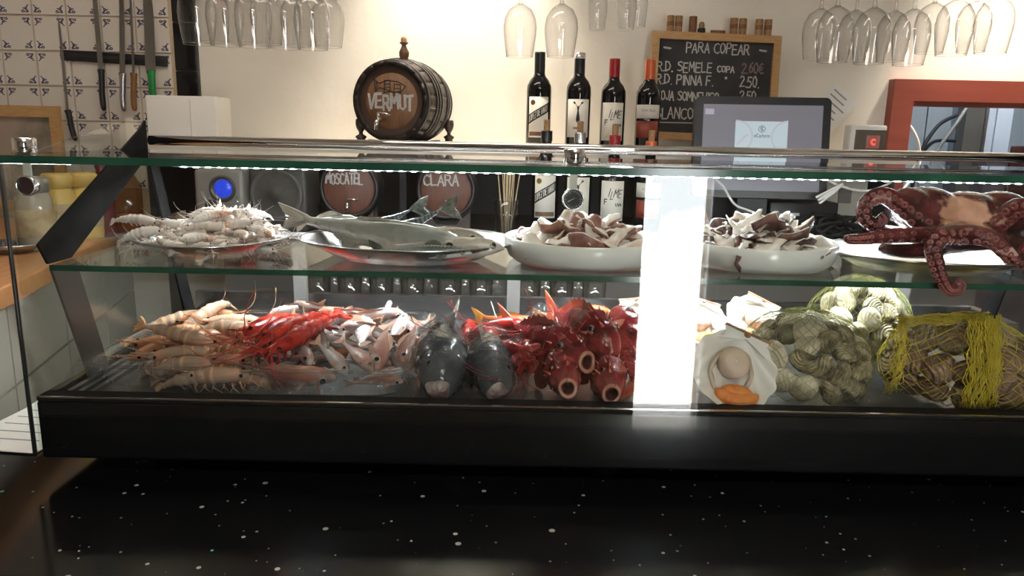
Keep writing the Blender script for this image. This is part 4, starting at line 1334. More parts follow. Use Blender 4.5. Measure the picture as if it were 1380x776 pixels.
# radio
a, b = at(260, 232, 1.98), at(327, 232, 1.98)
t = thing('radio', 'grey plastic radio unit with a glowing blue round dial', 'radio', ((a.x + b.x) / 2, 1.98, WORK))
w_, h_ = b.x - a.x, at(290, 228, 1.98).z - WORK
MB().box((0, .08, h_ / 2), (w_, .16, h_), bev=.012).build('body', GREYPLA, t)
dz = at(297, 254, 1.98).z - WORK
RX = Matrix.Rotation(PI / 2, 4, 'X')
MB().lathe([(.034, .002), (.036, .008), (.030, .012), (.026, .006)], 28, M=Matrix.Translation((0.012, .002, dz)) @ RX).build('dial_bezel', pm('dark_bezel', (.08, .075, .07), .3, .4, col2=(.1, .09, .085), nscale=9), t)
MB().lathe([(.001, .009), (.020, .007), (.024, .003)], 24, M=Matrix.Translation((0.012, .002, dz)) @ RX).build('blue_dial', pm('blue_lit_dial', (.01, .02, .2), .2, emis=(.03, .08, .9), estr=.7), t)
for (x, z, r) in ((-.022, dz - .045, .016),):
    MB().lathe([(.001, .008), (r, .007), (r, 0)], 18, M=Matrix.Translation((x, .002, z)) @ RX).build('knob', BLACKPLA, t)
for k in range(2):
    MB().lathe([(.001, .004), (.003, .003), (.003, 0)], 10, M=Matrix.Translation((.047, .002, dz - .022 - .012 * k)) @ RX).build('button', CHROME, t)
# round speaker
a = at(372, 262, 2.0)
t = thing('loudspeaker', 'dark grey round loudspeaker beside the blue-dial radio', 'speaker', (a.x, 2.0, WORK))
zc = a.z - WORK
hs = zc + .075
MB().box((0, .09, hs / 2), (.155, .15, hs), bev=.012).build('cabinet', pm('dark_speaker_body', (.05, .046, .042), .5, col2=(.06, .056, .05), nscale=20), t)
MB().lathe([(.060, .012), (.068, .016), (.072, .012), (.072, 0)], 36, M=Matrix.Translation((0, .012, zc)) @ RX).build('surround', pm('dark_surround', (.085, .08, .075), .45, col2=(.10, .095, .09), nscale=20), t)
MB().lathe([(.001, .015), (.020, .012), (.022, .006), (.06, .014)], 36, M=Matrix.Translation((0, .012, zc)) @ RX).build('cone', DARKGREY, t)

# plastic bag over the loudspeaker
t = thing('plastic_bag', 'crumpled clear plastic bag with beige wrapper on the loudspeaker', 'bag', (a.x - .01, 2.03, WORK + hs + .0005))
m_ = MB()
rs = random.Random(3)
def bagf(u, v):
    x, y = (u - .5) * .17, (v - .5) * .12
    e = max(0, 1 - (abs(u - .5) * 2) ** 3) * max(0, 1 - (abs(v - .5) * 2) ** 3)
    return (x, y, .001 + .030 * e * (.6 + .8 * noise.noise(Vector((u * 5, v * 5, 1)))) + .004)
m_.grid(bagf, 14, 10)
m_.build('film', FILM, t)
m_ = MB()
m_.grid(lambda u, v: ((u - .5) * .07 + .045, (v - .5) * .06 - .02, .012 + .014 * abs(noise.noise(Vector((u * 4, v * 4, 5))))), 8, 8)
m_.build('wrapper', pm('beige_wrapper', (.45, .38, .28), .6, col2=(.52, .44, .33), nscale=20), t)

# skewers in a glass
a = at(682, 300, 2.0)
t = thing('skewer_jar', 'tall glass of thin wooden skewers on the work counter', 'jar', (a.x, 2.02, WORK))
MB().lathe([(.001, .003), (.028, .003), (.034, .10), (.032, .10), (.026, .006), (.001, .006)], 20).build('glass', WINEG, t)
rs = random.Random(5)
SKEW = pm('bamboo', (.52, .40, .24), .6, col2=(.6, .47, .3), nscale=30)
for k in range(16):
    a1 = rs.uniform(0, 2 * PI); r0 = rs.uniform(0, .018); r1 = rs.uniform(.01, .04)
    MB().tube([(r0 * math.cos(a1), r0 * math.sin(a1), .008), (r1 * math.cos(a1), r1 * math.sin(a1), rs.uniform(.17, .185))], .0014, 5).build('skewer', SKEW, t)

# cash drawer / dark boxes and cables under the screen
t = thing('card_terminal', 'black box with white sticker among the dark cables under the screen', 'terminal', at(1105, 285, 2.1) * 0 + Vector((at(1085, 285, 2.12).x, 2.19, WORK)))
MB().box((0, 0, .05), (.20, .12, .10), bev=.008).build('body', BLACKPLA, t)
MB().box((-.03, -.0615, .065), (.035, .003, .008)).build('sticker', PAPER, t)
rs = random.Random(11)
for k in range(9):
    pts = []
    x, y = at(1110, 300, 2.0).x + rs.uniform(-.02, .16), 1.985 + rs.uniform(-.02, .03)
    for q in range(6):
        pts.append((x + rs.uniform(-.10, .14), 1.98 + rs.uniform(-.03, .05), WORK + .006 + .075 * rs.random() * (0 if q in (0, 5) else 1)))
    cable('cable', 'black cable in the tangle under the till screen', pts, .005, BLACKCABLE, 'tangled black cables under the till')
cable('cable', 'thin pale cable drooping in front of the till stand', [(958, 235, 1.93), (975, 252, 1.93), (990, 275, 1.93), (1010, 284, 1.94), (1030, 292, 1.95)], .003, WHITECABLE)
cable('cable', 'white cable looped from the wall above the octopus', [(1100, 232, 1.95), (1130, 250, 1.95), (1170, 257, 1.95), (1200, 246, 1.95), (1222, 232, 2.2)], .003, WHITECABLE)
for k in range(3):
    cable('cable', 'short white cable in a tied bundle beside the octopus', [(1100 + k * 2, 266 + k * 4, 1.93), (1120, 256 + k * 3, 1.93), (1136, 248, 1.93)], .0035, WHITECABLE, 'tied white cable bundle')
a = at(1145, 262, 2.2)
t = thing('power_box', 'cream power adaptor box with white cables on the work counter', 'adaptor', (a.x + .03, 2.33, WORK))
MB().box((0, 0, .085), (.14, .06, .17), bev=.008).build('body', pm('cream_plastic', (.55, .52, .46), .4, col2=(.6, .56, .5), nscale=9), t)
MB().box((.0, -.0315, .11), (.04, .003, .05)).build('grey_plate', GREYPLA, t)
# pink-and-grey crumpled cloth under the screen
a = at(955, 300, 1.99)
t = thing('cleaning_cloth', 'crumpled grey and pink cleaning cloth under the till screen', 'cloth', (a.x - .055, 1.985, WORK))
m_ = MB()
def cl(u, v):
    x, y = (u - .5) * .17, (v - .5) * .11
    e = max(0, 1 - (abs(u - .5) * 2) ** 2.5) * max(0, 1 - (abs(v - .5) * 2) ** 2.5)
    return (x, y, .002 + e * (.085 + .05 * noise.noise(Vector((u * 4, v * 4, 9)))))
m_.grid(cl, 18, 12)
m_.build('fabric', pm('grey_pink_cloth', (.20, .21, .22), .9, col2=(.30, .12, .09), nscale=9, lo=.5, hi=.6), t)

# ---- condiments on the side counter
def jar(px, py, Y, prof, parts, label, cat, name, z=None):
    p = at(px, py, Y)
    t = thing(name, label, cat, (p.x, Y, WORK + .0005))
    for (nm, pr, m) in parts:
        MB().lathe(pr, 24).build(nm, m, t)
    return t


YEL = pm('pale_yellow_sauce', (.58, .38, .10), .35, col2=(.62, .43, .14), nscale=9)
YELLID = pm('yellow_lid', (.55, .36, .10), .4, col2=(.6, .4, .13), nscale=9)
def sauce(px, py, Y, s, label, m, lid):
    jar(px, py, Y, None, [('body', [(.001, 0), (.036 * s, 0), (.038 * s, .01), (.038 * s, .085), (.036 * s, .115), (.030 * s, .128)], m), ('lid', [(.031 * s, .128), (.034 * s, .13), (.034 * s, .155), (.028 * s, .162), (.001, .163)], lid), ('label_band', [(.0385 * s, .03), (.0388 * s, .032), (.0388 * s, .09), (.0385 * s, .092)], pm('faded_label', (.50, .42, .25), .6, col2=(.35, .22, .12), nscale=30))], label, 'jar', 'sauce_jar')
sauce(82, 305, 1.78, 1.0, 'yellow mustard jar on the side counter behind the red dial', YEL, YELLID)
sauce(116, 303, 1.84, 1.05, 'pale yellow mayonnaise jar behind the black bracket', YEL, YELLID)
sauce(50, 315, 1.66, 1.0, 'clear glass jar with cream contents near the end glass', pm('cloudy_jar', (.34, .29, .23), .2, col2=(.40, .35, .28), nscale=9), pm('dull_metal_lid', (.45, .43, .40), .35, .7, col2=(.4, .38, .36), nscale=9))
DR = pm('dark_red_glass_bottle', (.10, .012, .015), .15, col2=(.13, .02, .02), nscale=9)
jar(142, 300, 1.88, None, [('body', [(.001, 0), (.024, 0), (.026, .01), (.026, .12), (.012, .15), (.011, .17)], DR), ('cap', [(.013, .17), (.013, .19), (.001, .191)], DR)], 'dark red sauce bottle on the side counter', 'bottle', 'sauce_bottle')
jar(172, 298, 1.95, None, [('body', [(.001, 0), (.038, 0), (.040, .01), (.040, .12), (.018, .165)], thin_glass('amber_tinted_glass', (.75, .55, .38), ior=1.45)), ('oil', [(.001, .004), (.036, .004), (.037, .05), (.001, .051)], pm('amber_oil', (.30, .12, .03), .15, col2=(.35, .15, .04), nscale=9)), ('cap', [(.02, .165), (.02, .195), (.001, .196)], pm('red_cap', (.32, .03, .03), .4, col2=(.36, .05, .04), nscale=9))], 'clear oil bottle with amber oil and red cap', 'bottle', 'oil_bottle')
p = at(14, 318, 1.62)
t = thing('steel_dish', 'pierced steel dish at the end of the side counter', 'dish', (p.x, 1.62, WORK + .0005))
MB().lathe([(.001, .004), (.04, .002), (.06, .018), (.064, .02), (.064, .017), (.042, .0), (.001, 0)], 28).build('bowl', STEEL, t)
m_ = MB()
for k in range(18):
    a = 2 * PI * k / 18
    m_.lathe([(.004, .0), (.0055, .001), (.004, .002)], 8, M=Matrix.Translation((.053 * math.cos(a), .053 * math.sin(a), .015)))
m_.build('rim_holes', STEELDARK, t)

# sheets of paper on the bar counter at the left of the case
for k, (x, y, r, lab) in enumerate(((-.800, 1.29, .05, 'white printed sheet lying under another beside the case'), (-.795, 1.25, -.10, 'white printed sheet on top of the papers beside the case'))):
    t = thing('paper_sheet', lab, 'paper', (x, y, CTR + .0012 + k * .002), (0, 0, r))
    MB().box((0, 0, 0), (.15, .34, .0015)).build('sheet', PAPER, t)
    m_ = MB()
    for q in range(9):
        yy = -.13 + q * .03
        m_.add([(-.06, yy, .0010), (.05, yy, .0010), (.05, yy + .004, .0010), (-.06, yy + .004, .0010)], [(0, 1, 2, 3)], False)
    m_.build('printed_lines', GREYINK, t)

# ================================================================== SEAFOOD
def lerp_prof(pr, t):
    for (a, b) in zip(pr, pr[1:]):
        if a[0] <= t <= b[0]:
            k = (t - a[0]) / (b[0] - a[0] or 1)
            k = k * k * (3 - 2 * k) * .5 + k * .5
            return [x + (y - x) * k for x, y in zip(a[1:], b[1:])]
    return list(pr[-1][1:])


def frame_mat(pos, xdir, up):
    x = Vector(xdir).normalized()
    z = Vector(up) - x * Vector(up).dot(x)
    z = z.normalized() if z.length > 1e-5 else x.orthogonal().normalized()
    y = z.cross(x)
    M = Matrix((x, y, z)).transposed().to_4x4()
    M.translation = Vector(pos)
    return M


MOUTH = pm('dark_fish_mouth', (.06, .014, .012), .3, col2=(.10, .03, .025), nscale=60)
EYEB = pm('black_eye', (.004, .004, .005), .08, col2=(.008, .008, .008), nscale=90)


# ---- prawns
def prawn_kit(L, curl, seed, mbody, mtail, mleg, ant=.9, fat=1., spike=True, nant=2, antr=.0007):
    rs = random.Random(seed)
    N = 44
    P, A = [], []
    x, z, ph = L * .42, 0., 0.
    for i in range(N + 1):
        t = i / N
        P.append((x, z)); A.append(ph)
        if t > .34: ph += curl / (N * .66)
        x -= math.cos(ph) * L * .86 / N
        z -= math.sin(ph) * L * .86 / N
    pr = [(0, .012, .010), (.06, .036, .030), (.15, .060, .050), (.28, .074, .062), (.38, .074, .064), (.55, .068, .058), (.75, .050, .042), (.92, .030, .026), (1, .020, .018)]
    mb = MB()
    rings = []
    for i in range(N + 1):
        t = i / N
        hh, ww = lerp_prof(pr, t)
        if t > .38:
            s = ((t - .38) / .62 * 6) % 1
            k = 1 + .20 * (1 - s) ** 1.5 - .08
            hh *= k; ww *= k
        hh *= L * fat; ww *= L * fat
        px, pz = P[i]; nx, nz = -math.sin(A[i]), math.cos(A[i])
        rings.append([(px + nx * hh * math.cos(2 * PI * j / 10), ww * math.sin(2 * PI * j / 10), pz + nz * hh * math.cos(2 * PI * j / 10)) for j in range(10)])
    mb.loft(rings)
    for i in range(N):
        t = (i + .5) / N
        if t > .36 and (((t - .38) / .62 * 6) % 1 > .80 or abs(t - .375) < .012):
            for j in range(10): mb.mi[i * 10 + j] = 1
    if spike:
        mb.tube([(L * .34, 0, L * .04), (L * .46, 0, L * .055), (L * .56, 0, L * .09)], [L * .02, L * .011, L * .002], 5)
    out = {'body': mb.mesh('body', [mbody, mtail])}
    tb = MB()
    tx, tz = P[-1]; ph = A[-1]
    for k, sp in enumerate((-.85, -.42, 0, .42, .85)):
        l = L * (.15 if k != 2 else .13)
        w_ = L * .026
        rg = []
        for q in range(5):
            s = q / 4
            ww = w_ * (.35 + 1.1 * math.sin(PI * min(s * .8 + .15, 1)))
            d = l * s
            cx = tx - math.cos(ph) * d * math.cos(sp * .6); cz = tz - math.sin(ph) * d * math.cos(sp * .6); cy = d * math.sin(sp * .6)
            rg.append([(cx + 0, cy - ww, cz), (cx - math.sin(ph) * L * .005, cy, cz + math.cos(ph) * L * .006), (cx, cy + ww, cz), (cx + math.sin(ph) * L * .004, cy, cz - math.cos(ph) * L * .004)])
        tb.loft(rg)
    out['tail_fan'] = tb.mesh('tail_fan', mtail)
    lb = MB()
    for k in range(6):
        for s in (-1, 1):
            i = 5 + int(k * 4.4)
            px, pz = P[i]
            lb.tube([(px, s * L * .03, pz - L * .05), (px + L * .02, s * L * .07, pz - L * .10), (px + L * rs.uniform(.02, .07), s * L * .05, pz - L * rs.uniform(.15, .19))], [L * .010, L * .008, L * .003], 4)
    for k in range(5):
        i = 20 + int(k * 3.9)
        px, pz = P[i]; nx, nz = math.sin(A[i]), -math.cos(A[i])
        for s in (-1, 1):
            lb.tube([(px + nx * L * .05, s * L * .02, pz + nz * L * .05), (px + nx * L * .10 + .01 * L, s * L * .03, pz + nz * L * .10)], [L * .012, L * .004], 4)
    out['leg_row'] = lb.mesh('leg_row', mleg)
    out['antenna'] = []
    for k in range(nant):
        s = -1 if k % 2 else 1
        d = Vector((1, s * rs.uniform(.1, .7), rs.uniform(-.1, .6))).normalized()
        p = Vector((L * .40, s * L * .015, L * .01))
        pts = [p.copy()]
        for q in range(9):
            d = (d + Vector((rs.uniform(-.35, .1), rs.uniform(-.2, .2) + s * .05, rs.uniform(-.22, .10)))).normalized()
            p = p + d * L * ant / 9
            pts.append(p.copy())
        out['antenna'].append(MB().tube(pts, [antr * (1 - .07 * q) for q in range(10)], 4).mesh('antenna', mleg))
    eb = MB()
    eb.ell((0, 0, 0), (L * .018, L * .018, L * .018), 8, 6)
    out['eye'] = eb.mesh('eye', EYEB)
    out['_L'] = L
    return out


def put_prawn(kit, M, name, label, group, cat='prawn'):
    t = thing(name, label, cat, group=group)
    t.matrix_world = M
    L = kit['_L']
    for nm in ('body', 'tail_fan', 'leg_row'):
        link(nm, kit[nm], t)
    Mi = M.inverted()
    for a in kit['antenna']:
        if cat == 'prawn' and L > .1:      # feelers droop onto the tray floor and stay inside the case
            a = a.copy()
            for v in a.vertices:
                q = M @ v.co
                q.z = min(max(q.z, FLOORZ + .022), SH - .05)
                q.y = max(q.y, 1.035)
                q.x = max(q.x, X0 + .03)
                v.co = Mi @ q
        link('antenna', a, t)
    for s in (-1, 1):
        link('eye', kit['eye'], t, (L * .355, s * L * .042, L * .03))
    return t


WSH = two_tone('white_prawn_flesh', (.84, .73, .67), (.86, .81, .77), -.01, .012, .22, nscale=70, speck=((.82, .42, .28), 26), bump=.1)
WSHT = pm('white_prawn_shell', (.82, .76, .72), .3, col2=(.80, .64, .55), nscale=90)
ORP = two_tone('pale_orange_prawn', (.36, .16, .075), (.46, .27, .17), -.016, .018, .22, nscale=40, speck=((.62, .24, .13), 30), bump=.12, stripes=((.50, .18, .08), 9, .7))
ORPT = pm('orange_prawn_shell', (.58, .27, .11), .35, col2=(.62, .38, .22), nscale=60)
PKP = two_tone('pink_white_prawn', (.42, .26, .18), (.54, .40, .31), -.016, .018, .2, nscale=40, speck=((.60, .30, .20), 30), bump=.12)
REDP = two_tone('scarlet_prawn_shell', (.62, .030, .014), (.50, .05, .030), -.02, .02, .22, nscale=40, speck=((.30, .008, .010), 35), bump=.15)
REDT = pm('scarlet_leg', (.62, .035, .02), .3, col2=(.48, .02, .015), nscale=60)
DREDP = two_tone('dark_red_prawn_shell', (.34, .014, .012), (.30, .03, .022), -.02, .02, .2, nscale=50, speck=((.12, .004, .006), 40), bump=.15)
DREDT = pm('dark_red_leg', (.36, .018, .014), .3, col2=(.24, .01, .01), nscale=60)

wk = [prawn_kit(.080, c, 20 + i, WSH, WSHT, WSHT, .5, 1.5, antr=.00045) for i, c in enumerate((.7, 1.5, 2.1, 1.1))]


# ---- dishes
def oval_plate(label, cx, cy, a, b, h, m, z=SH, rim=.012, name='serving_plate', cat='plate', rot=0.):
    t = thing(name, label, cat, (cx, cy, z + .0005), (0, 0, rot))
    k = b / a
    pr = [(.001, .002), (a * .66, .002), (a * .80, h * .55), (a - rim, h * .86), (a - .003, h), (a, h - .001), (a - .002, h - .003), (a * .80, h * .4), (a * .68, 0), (.001, 0)]
    mb = MB().lathe(pr, 56)
    mb.v = [(x, y * k, zz) for x, y, zz in mb.v]
    mb.build('dish', m, t)
    # raised inner ring line and rolled rim
    mb = MB().lathe([(a - .002, h - .003), (a + .0015, h - .001), (a + .001, h + .0012), (a - .0015, h + .001)], 56)
    mb.v = [(x, y * k, zz) for x, y, zz in mb.v]
    mb.build('rolled_rim', m, t)
    return t


def platter(label, cx, cy, a, b, h):
    t = thing('serving_platter', label, 'platter', (cx, cy, SH + .0005))
    k = b / a
    pr = [(.001, .004), (a * .86, .004), (a * .93, .010), (a * .975, h * .6), (a * .985, h - .002), (a, h), (a * 1.012, h - .001), (a * 1.005, h * .6), (a * .96, .008), (a * .88, 0), (.001, 0)]
    mb = MB().lathe(pr, 64)
    mb.v = [(x, y * k, zz) for x, y, zz in mb.v]
    mb.build('dish', PORCELAIN, t)
    return t


P1 = (-.475, 1.17)
oval_plate('round steel plate heaped with small white prawns', P1[0], P1[1], .117, .122, .024, STEEL)
rs = random.Random(2)
n = 0
for layer, (cnt, rr, z0) in enumerate(((34, .096, .016), (30, .078, .029), (22, .056, .042), (12, .034, .055))):
    for k in range(cnt):
        a = 2 * PI * (k * .618 + layer * .3)
        r = rr * math.sqrt((k + .5) / cnt)
        x, y = P1[0] + r * math.cos(a) * 1.0 + layer * .004, P1[1] + r * math.sin(a) + layer * .006
        yaw = rs.uniform(0, 2 * PI)
        up = Vector((math.sin(yaw) * 1.0, -math.cos(yaw) * 1.0, rs.uniform(-.5, .9)))
        M = frame_mat((x, y, SH + z0 + rs.uniform(-.004, .006)), (math.cos(yaw), math.sin(yaw), rs.uniform(-.3, .3)), up)
        put_prawn(wk[n % 4], M, 'white_prawn', 'small white raw prawn in the heap on the round steel plate', 'white prawns heaped on a steel plate')
        n += 1
# three that stick out over the rim
for (h, tl) in (((205, 298, 1.13), (155, 291, 1.12)), ((212, 310, 1.07), (158, 318, 1.06)), ((330, 290, 1.22), (352, 285, 1.24))):
    A_, B_ = at(*h), at(*tl)
    put_prawn(wk[0], frame_mat(A_.lerp(B_, .45), A_ - B_, (0, -.8, .6)), 'white_prawn', 'small white raw prawn poking over the rim of the round steel plate', 'white prawns over the plate rim')


# ---- fish
def fish_kit(L, prof, mats, seed=0, bend=0., dors=(.30, .75, .05), tail=(.16, .14), eye=(.10, .18, .030), mouth=None, eye_m=None, zup=0., pect=.13, nr=22, ns=16, spiny=False, gape=0., tailm=None, lumpy=.03, lift=0.):
    """head towards +x; prof rows: (t, zcentre, half height, half width) all as fractions of L; t from snout to tail root"""
    mb = MB()
    rings = []
    body_m, fin_m = mats
    zl = lambda t: lift * max(0, t - .35) ** 2

    def spine(t):
        x = L * (.5 - t)
        return x, bend * L * ((t - .35) ** 2) * (1 if t > .35 else .4)
    N = nr
    for i in range(N + 1):
        t = (i / N) ** 1.25
        zc, hh, hw = lerp_prof(prof, t)
        x, yb = spine(t)
        rg = []
        for j in range(ns):
            a = 2 * PI * j / ns
            cy, cz = math.sin(a), math.cos(a)
            cy = math.copysign(abs(cy) ** .9, cy)
            lump = 1 + lumpy * (noise.noise(Vector((t * 9, math.cos(a) * 2 + seed, math.sin(a) * 2))) + .6 * noise.noise(Vector((t * 24, math.cos(a) * 6 + seed, math.sin(a) * 6))))
            rg.append((x, yb + hw * L * cy * lump, (zc + zl(t) + hh * cz * lump) * L))
        rings.append(rg)
    if gape:
        z0, h0, w0 = lerp_prof(prof, 0)
        x, yb = spine(0)
        inner = []
        for (dx, s) in ((.012, .92), (.006, .80), (-.03, .62), (-.09, .40)):
            inner.append([(x + dx * L, yb + w0 * L * s * math.sin(2 * PI * j / ns), (z0 + h0 * s * math.cos(2 * PI * j / ns)) * L) for j in range(ns)])
        rings = inner[::-1] + rings
    mb.loft(rings)
    if gape:
        for i in range(ns * 3): mb.mi[i] = 1
        mb.mi[ns * (len(rings) - 1)] = 1
    out = {'body': mb.mesh('body', [body_m, MOUTH]), '_L': L}
    # tail fin: forked, two lobes with thickness
    x, yb = spine(1.)
    zc, hh, hw = lerp_prof(prof, 1.)
    tl, th = tail[0] * L, tail[1] * L
    z0 = (zc + zl(1.)) * L
    ol = [(x + .03 * L, z0 - hh * L * .9), (x - tl * .5, z0 - th * .75), (x - tl, z0 - th), (x - tl * .86, z0 - th * .4), (x - tl * .62, z0), (x - tl * .86, z0 + th * .4), (x - tl, z0 + th), (x - tl * .5, z0 + th * .75), (x + .03 * L, z0 + hh * L * .9)]
    tb = MB()
    n = len(ol)
    vs = [(px, yb - .004 * L, pz) for px, pz in ol] + [(px, yb + .004 * L, pz) for px, pz in ol]
    tb.prism(ol, yb - .004 * L, yb + .004 * L)
    for k in range(7):
        zz = z0 + th * (-.8 + 1.6 * k / 6)
        tb.tube([(x + .0 * L, yb, z0 + (zz - z0) * .12), (x - tl * .8, yb, zz * .9 + z0 * .1)], [.008 * L, .005 * L], 4)
    out['tail_fin'] = tb.mesh('tail_fin', tailm or fin_m)
    # dorsal fin following the back
    db = MB()
    t0, t1, dh = dors
    pts0, pts1 = [], []
    K = 14
    for k in range(K + 1):
        t = t0 + (t1 - t0) * k / K
        zc, hh, hw = lerp_prof(prof, t)
        xx, yy = spine(t)
        s = math.sin(PI * min(1, (k / K) * .85 + .12))
        if spiny: s *= (1.0 if k % 2 else .62)
        pts0.append((xx, yy, (zc + zl(t) + hh * .93) * L)); pts1.append((xx - .03 * L, yy, (zc + zl(t) + hh) * L + dh * L * s))
    vs = [(p[0], p[1] - .003 * L, p[2]) for p in pts0] + [(p[0], p[1], p[2]) for p in pts1] + [(p[0], p[1] + .003 * L, p[2]) for p in pts0]
    fs = []
    for k in range(K):
        fs += [(k, k + 1, K + 1 + k + 1, K + 1 + k), (K + 1 + k, K + 1 + k + 1, 2 * (K + 1) + k + 1, 2 * (K + 1) + k)]
    db.add(vs, fs, False)
    out['dorsal_fin'] = db.mesh('dorsal_fin', fin_m)
    # pectoral fins
    out['pectoral_fin'] = []
    zc, hh, hw = lerp_prof(prof, .27)
    xx, yy = spine(.27)
    for s in (-1, 1):
        pb = MB()
        r = []
        for q in range(5):
            k = q / 4
            ww = pect * L * .22 * (.5 + 1.0 * math.sin(PI * min(.2 + .7 * k, 1)))
            cx, cy, cz = xx - pect * L * k * .85, yy + s * (hw * L * .96 + pect * L * .30 * k), (zc - hh * .25) * L - pect * L * .35 * k
            r.append([(cx, cy, cz - ww), (cx, cy + .002 * L, cz), (cx, cy, cz + ww), (cx, cy - .002 * L, cz)])
        pb.loft(r, smooth=False)
        out['pectoral_fin'].append(pb.mesh('pectoral_fin', fin_m))
    # gill covers: curved plates standing slightly proud behind the cheek
    out['gill_cover'] = []
    for s in (-1, 1):
        g = MB()
        def gs(u, v, s=s):
            tt = .15 + .10 * u + .03 * math.sin(PI * v)
            zc, hh, hw = lerp_prof(prof, tt)
            xx, yy = spine(tt)
            an = math.radians(40 + 105 * v)
            k = 1.015 + .035 * u
            return (xx, yy + s * hw * L * k * math.sin(an), (zc + hh * k * math.cos(an)) * L)
        g.grid(gs, 6, 12)
        out['gill_cover'].append(g.mesh('gill_cover', body_m))
    # eyes: pale ring and black pupil
    te, ze, re = eye
    zc, hh, hw = lerp_prof(prof, te)
    xx, yy = spine(te)
    out['eye'] = []
    for s in (-1, 1):
        e = MB()
        zz = (zc + hh * ze) * L
        wv = hw * L * math.sqrt(max(.05, 1 - ze * ze))
        q = re * L
        e.lathe([(q * 1.15, -q * .5), (q * 1.12, 0), (q * .95, q * .38), (q * .72, q * .60)], 16, mi=0)
        e.lathe([(q * .72, q * .60), (q * .45, q * .80), (.0003, q * .90)], 16, mi=1)
        R = Matrix.Translation((xx, yy + s * wv * .92, zz)) @ Matrix.Rotation(s * -.45, 4, 'Z') @ Matrix.Rotation(-s * (PI / 2 - .35), 4, 'X')
        e.v = [tuple(R @ Vector(v)) for v in e.v]
        out['eye'].append(e.mesh('eye', [eye_m or pm('silver_eye_ring', (.34, .30, .22), .15, col2=(.42, .38, .30), nscale=90), EYEB]))
    return out


def put_fish(kit, head, tail, up, name, label, group=None, cat='fish', extra=None):
    head, tail = Vector(head), Vector(tail)
    t = thing(name, label, cat, group=group)
    sc_ = (head - tail).length / (kit['_L'] * 1.1)
    t.matrix_world = frame_mat(head.lerp(tail, .48), head - tail, up) @ Matrix.Diagonal((sc_, sc_, sc_, 1))
    for nm in ('body', 'tail_fin', 'dorsal_fin'):
        link(nm, kit[nm], t)
    for a in kit['pectoral_fin']: link('pectoral_fin', a, t)
    for a in kit['eye']: link('eye', a, t)
    for a in kit['gill_cover']: link('gill_cover', a, t)
    for (nm, me) in (extra or []): link(nm, me, t)
    return t


SLIM_P = [(0, -.01, .012, .012), (.04, -.005, .036, .028), (.12, 0, .070, .050), (.25, 0, .092, .064), (.42, 0, .096, .066), (.62, 0, .074, .048), (.82, 0, .040, .024), (.94, 0, .022, .012), (1, 0, .024, .010)]
MACK_P = [(0, -.005, .008, .010), (.05, 0, .034, .028), (.14, 0, .060, .046), (.3, 0, .080, .060), (.45, 0, .080, .060), (.65, 0, .058, .042), (.85, 0, .026, .020), (.95, 0, .014, .012), (1, 0, .016, .010)]
MULL_P = [(0, -.03, .024, .024), (.05, -.012, .065, .050), (.12, 0, .100, .072), (.24, .005, .124, .086), (.4, .005, .124, .084), (.6, 0, .092, .060), (.8, 0, .052, .032), (.93, 0, .032, .014), (1, 0, .034, .011)]
HEAD_P = [(0, -.035, .048, .055), (.05, -.015, .090, .090), (.13, 0, .122, .116), (.26, .01, .148, .130), (.42, .01, .146, .118), (.6, 0, .105, .075), (.8, 0, .058, .036), (.93, 0, .036, .018), (1, 0, .038, .013)]
SCORP_P = [(0, -.02, .062, .062), (.04, -.015, .085, .080), (.12, .0, .125, .110), (.24, .01, .165, .125), (.4, .01, .155, .110), (.6, 0, .110, .075), (.8, 0, .058, .038), (.93, 0, .040, .018), (1, 0, .042, .013)]

SILV = two_tone('silver_fish_skin', (.24, .25, .23), (.70, .68, .64), -.004, .026, .18, nscale=30, bump=.1, speck=((.42, .40, .34), 50))
SILV2 = two_tone('brown_silver_fish_skin', (.40, .34, .28), (.72, .68, .63), -.012, .020, .18, nscale=30, bump=.1, speck=((.50, .44, .38), 40))
MACKM = two_tone('mackerel_skin', (.03, .045, .05), (.60, .60, .58), -.002, .014, .15, nscale=30, stripes=((.14, .17, .17), 30), bump=.08)
GREYFIN = pm('olive_grey_fin', (.05, .055, .045), .35, col2=(.20, .20, .17), nscale=70)
PALEFIN = pm('pale_fin', (.50, .46, .40), .35, col2=(.40, .36, .30), nscale=60)

P2 = (-.165, 1.165)
oval_plate('large oval steel plate of whole silver fish', P2[0], P2[1], .172, .135, .028, STEEL, rot=-.10)
k_silv = fish_kit(.30, SLIM_P, (SILV, PALEFIN), bend=.18, tail=(.15, .08), dors=(.42, .62, .016))
k_silv2 = fish_kit(.28, SLIM_P, (SILV2, PALEFIN), bend=-.10, tail=(.15, .09), dors=(.42, .62, .016))
k_mack = fish_kit(.27, MACK_P, (MACKM, GREYFIN), bend=.0, dors=(.32, .5, .05), tail=(.15, .11))
k_mackt = fish_kit(.27, MACK_P, (MACKM, GREYFIN), bend=.1, lift=.42, dors=(.32, .5, .04), tail=(.17, .12))
k_short = fish_kit(.24, MULL_P, (SILV, PALEFIN), bend=.1, eye=(.11, .15, .034))
put_fish(k_silv, at(640, 334, 1.075), at(385, 300, 1.16), (0, -.35, 1), 'silver_fish', 'slender silver fish whose forked tail overhangs the oval plate edge')
put_fish(k_silv2, at(658, 319, 1.12), at(470, 325, 1.12), (0, -.25, 1), 'silver_fish', 'pale brown-backed fish lying uppermost with dark snout on the oval plate')
put_fish(k_silv2, at(684, 333, 1.08), at(520, 333, 1.08), (0, .3, 1), 'silver_fish', 'silver fish under the uppermost one, head at the plate rim beside the platter')
put_fish(k_short, at(496, 306, 1.17), at(400, 300, 1.25), (0, -.3, 1), 'silver_fish', 'deep-bodied silver fish with big eye behind the slender fish')
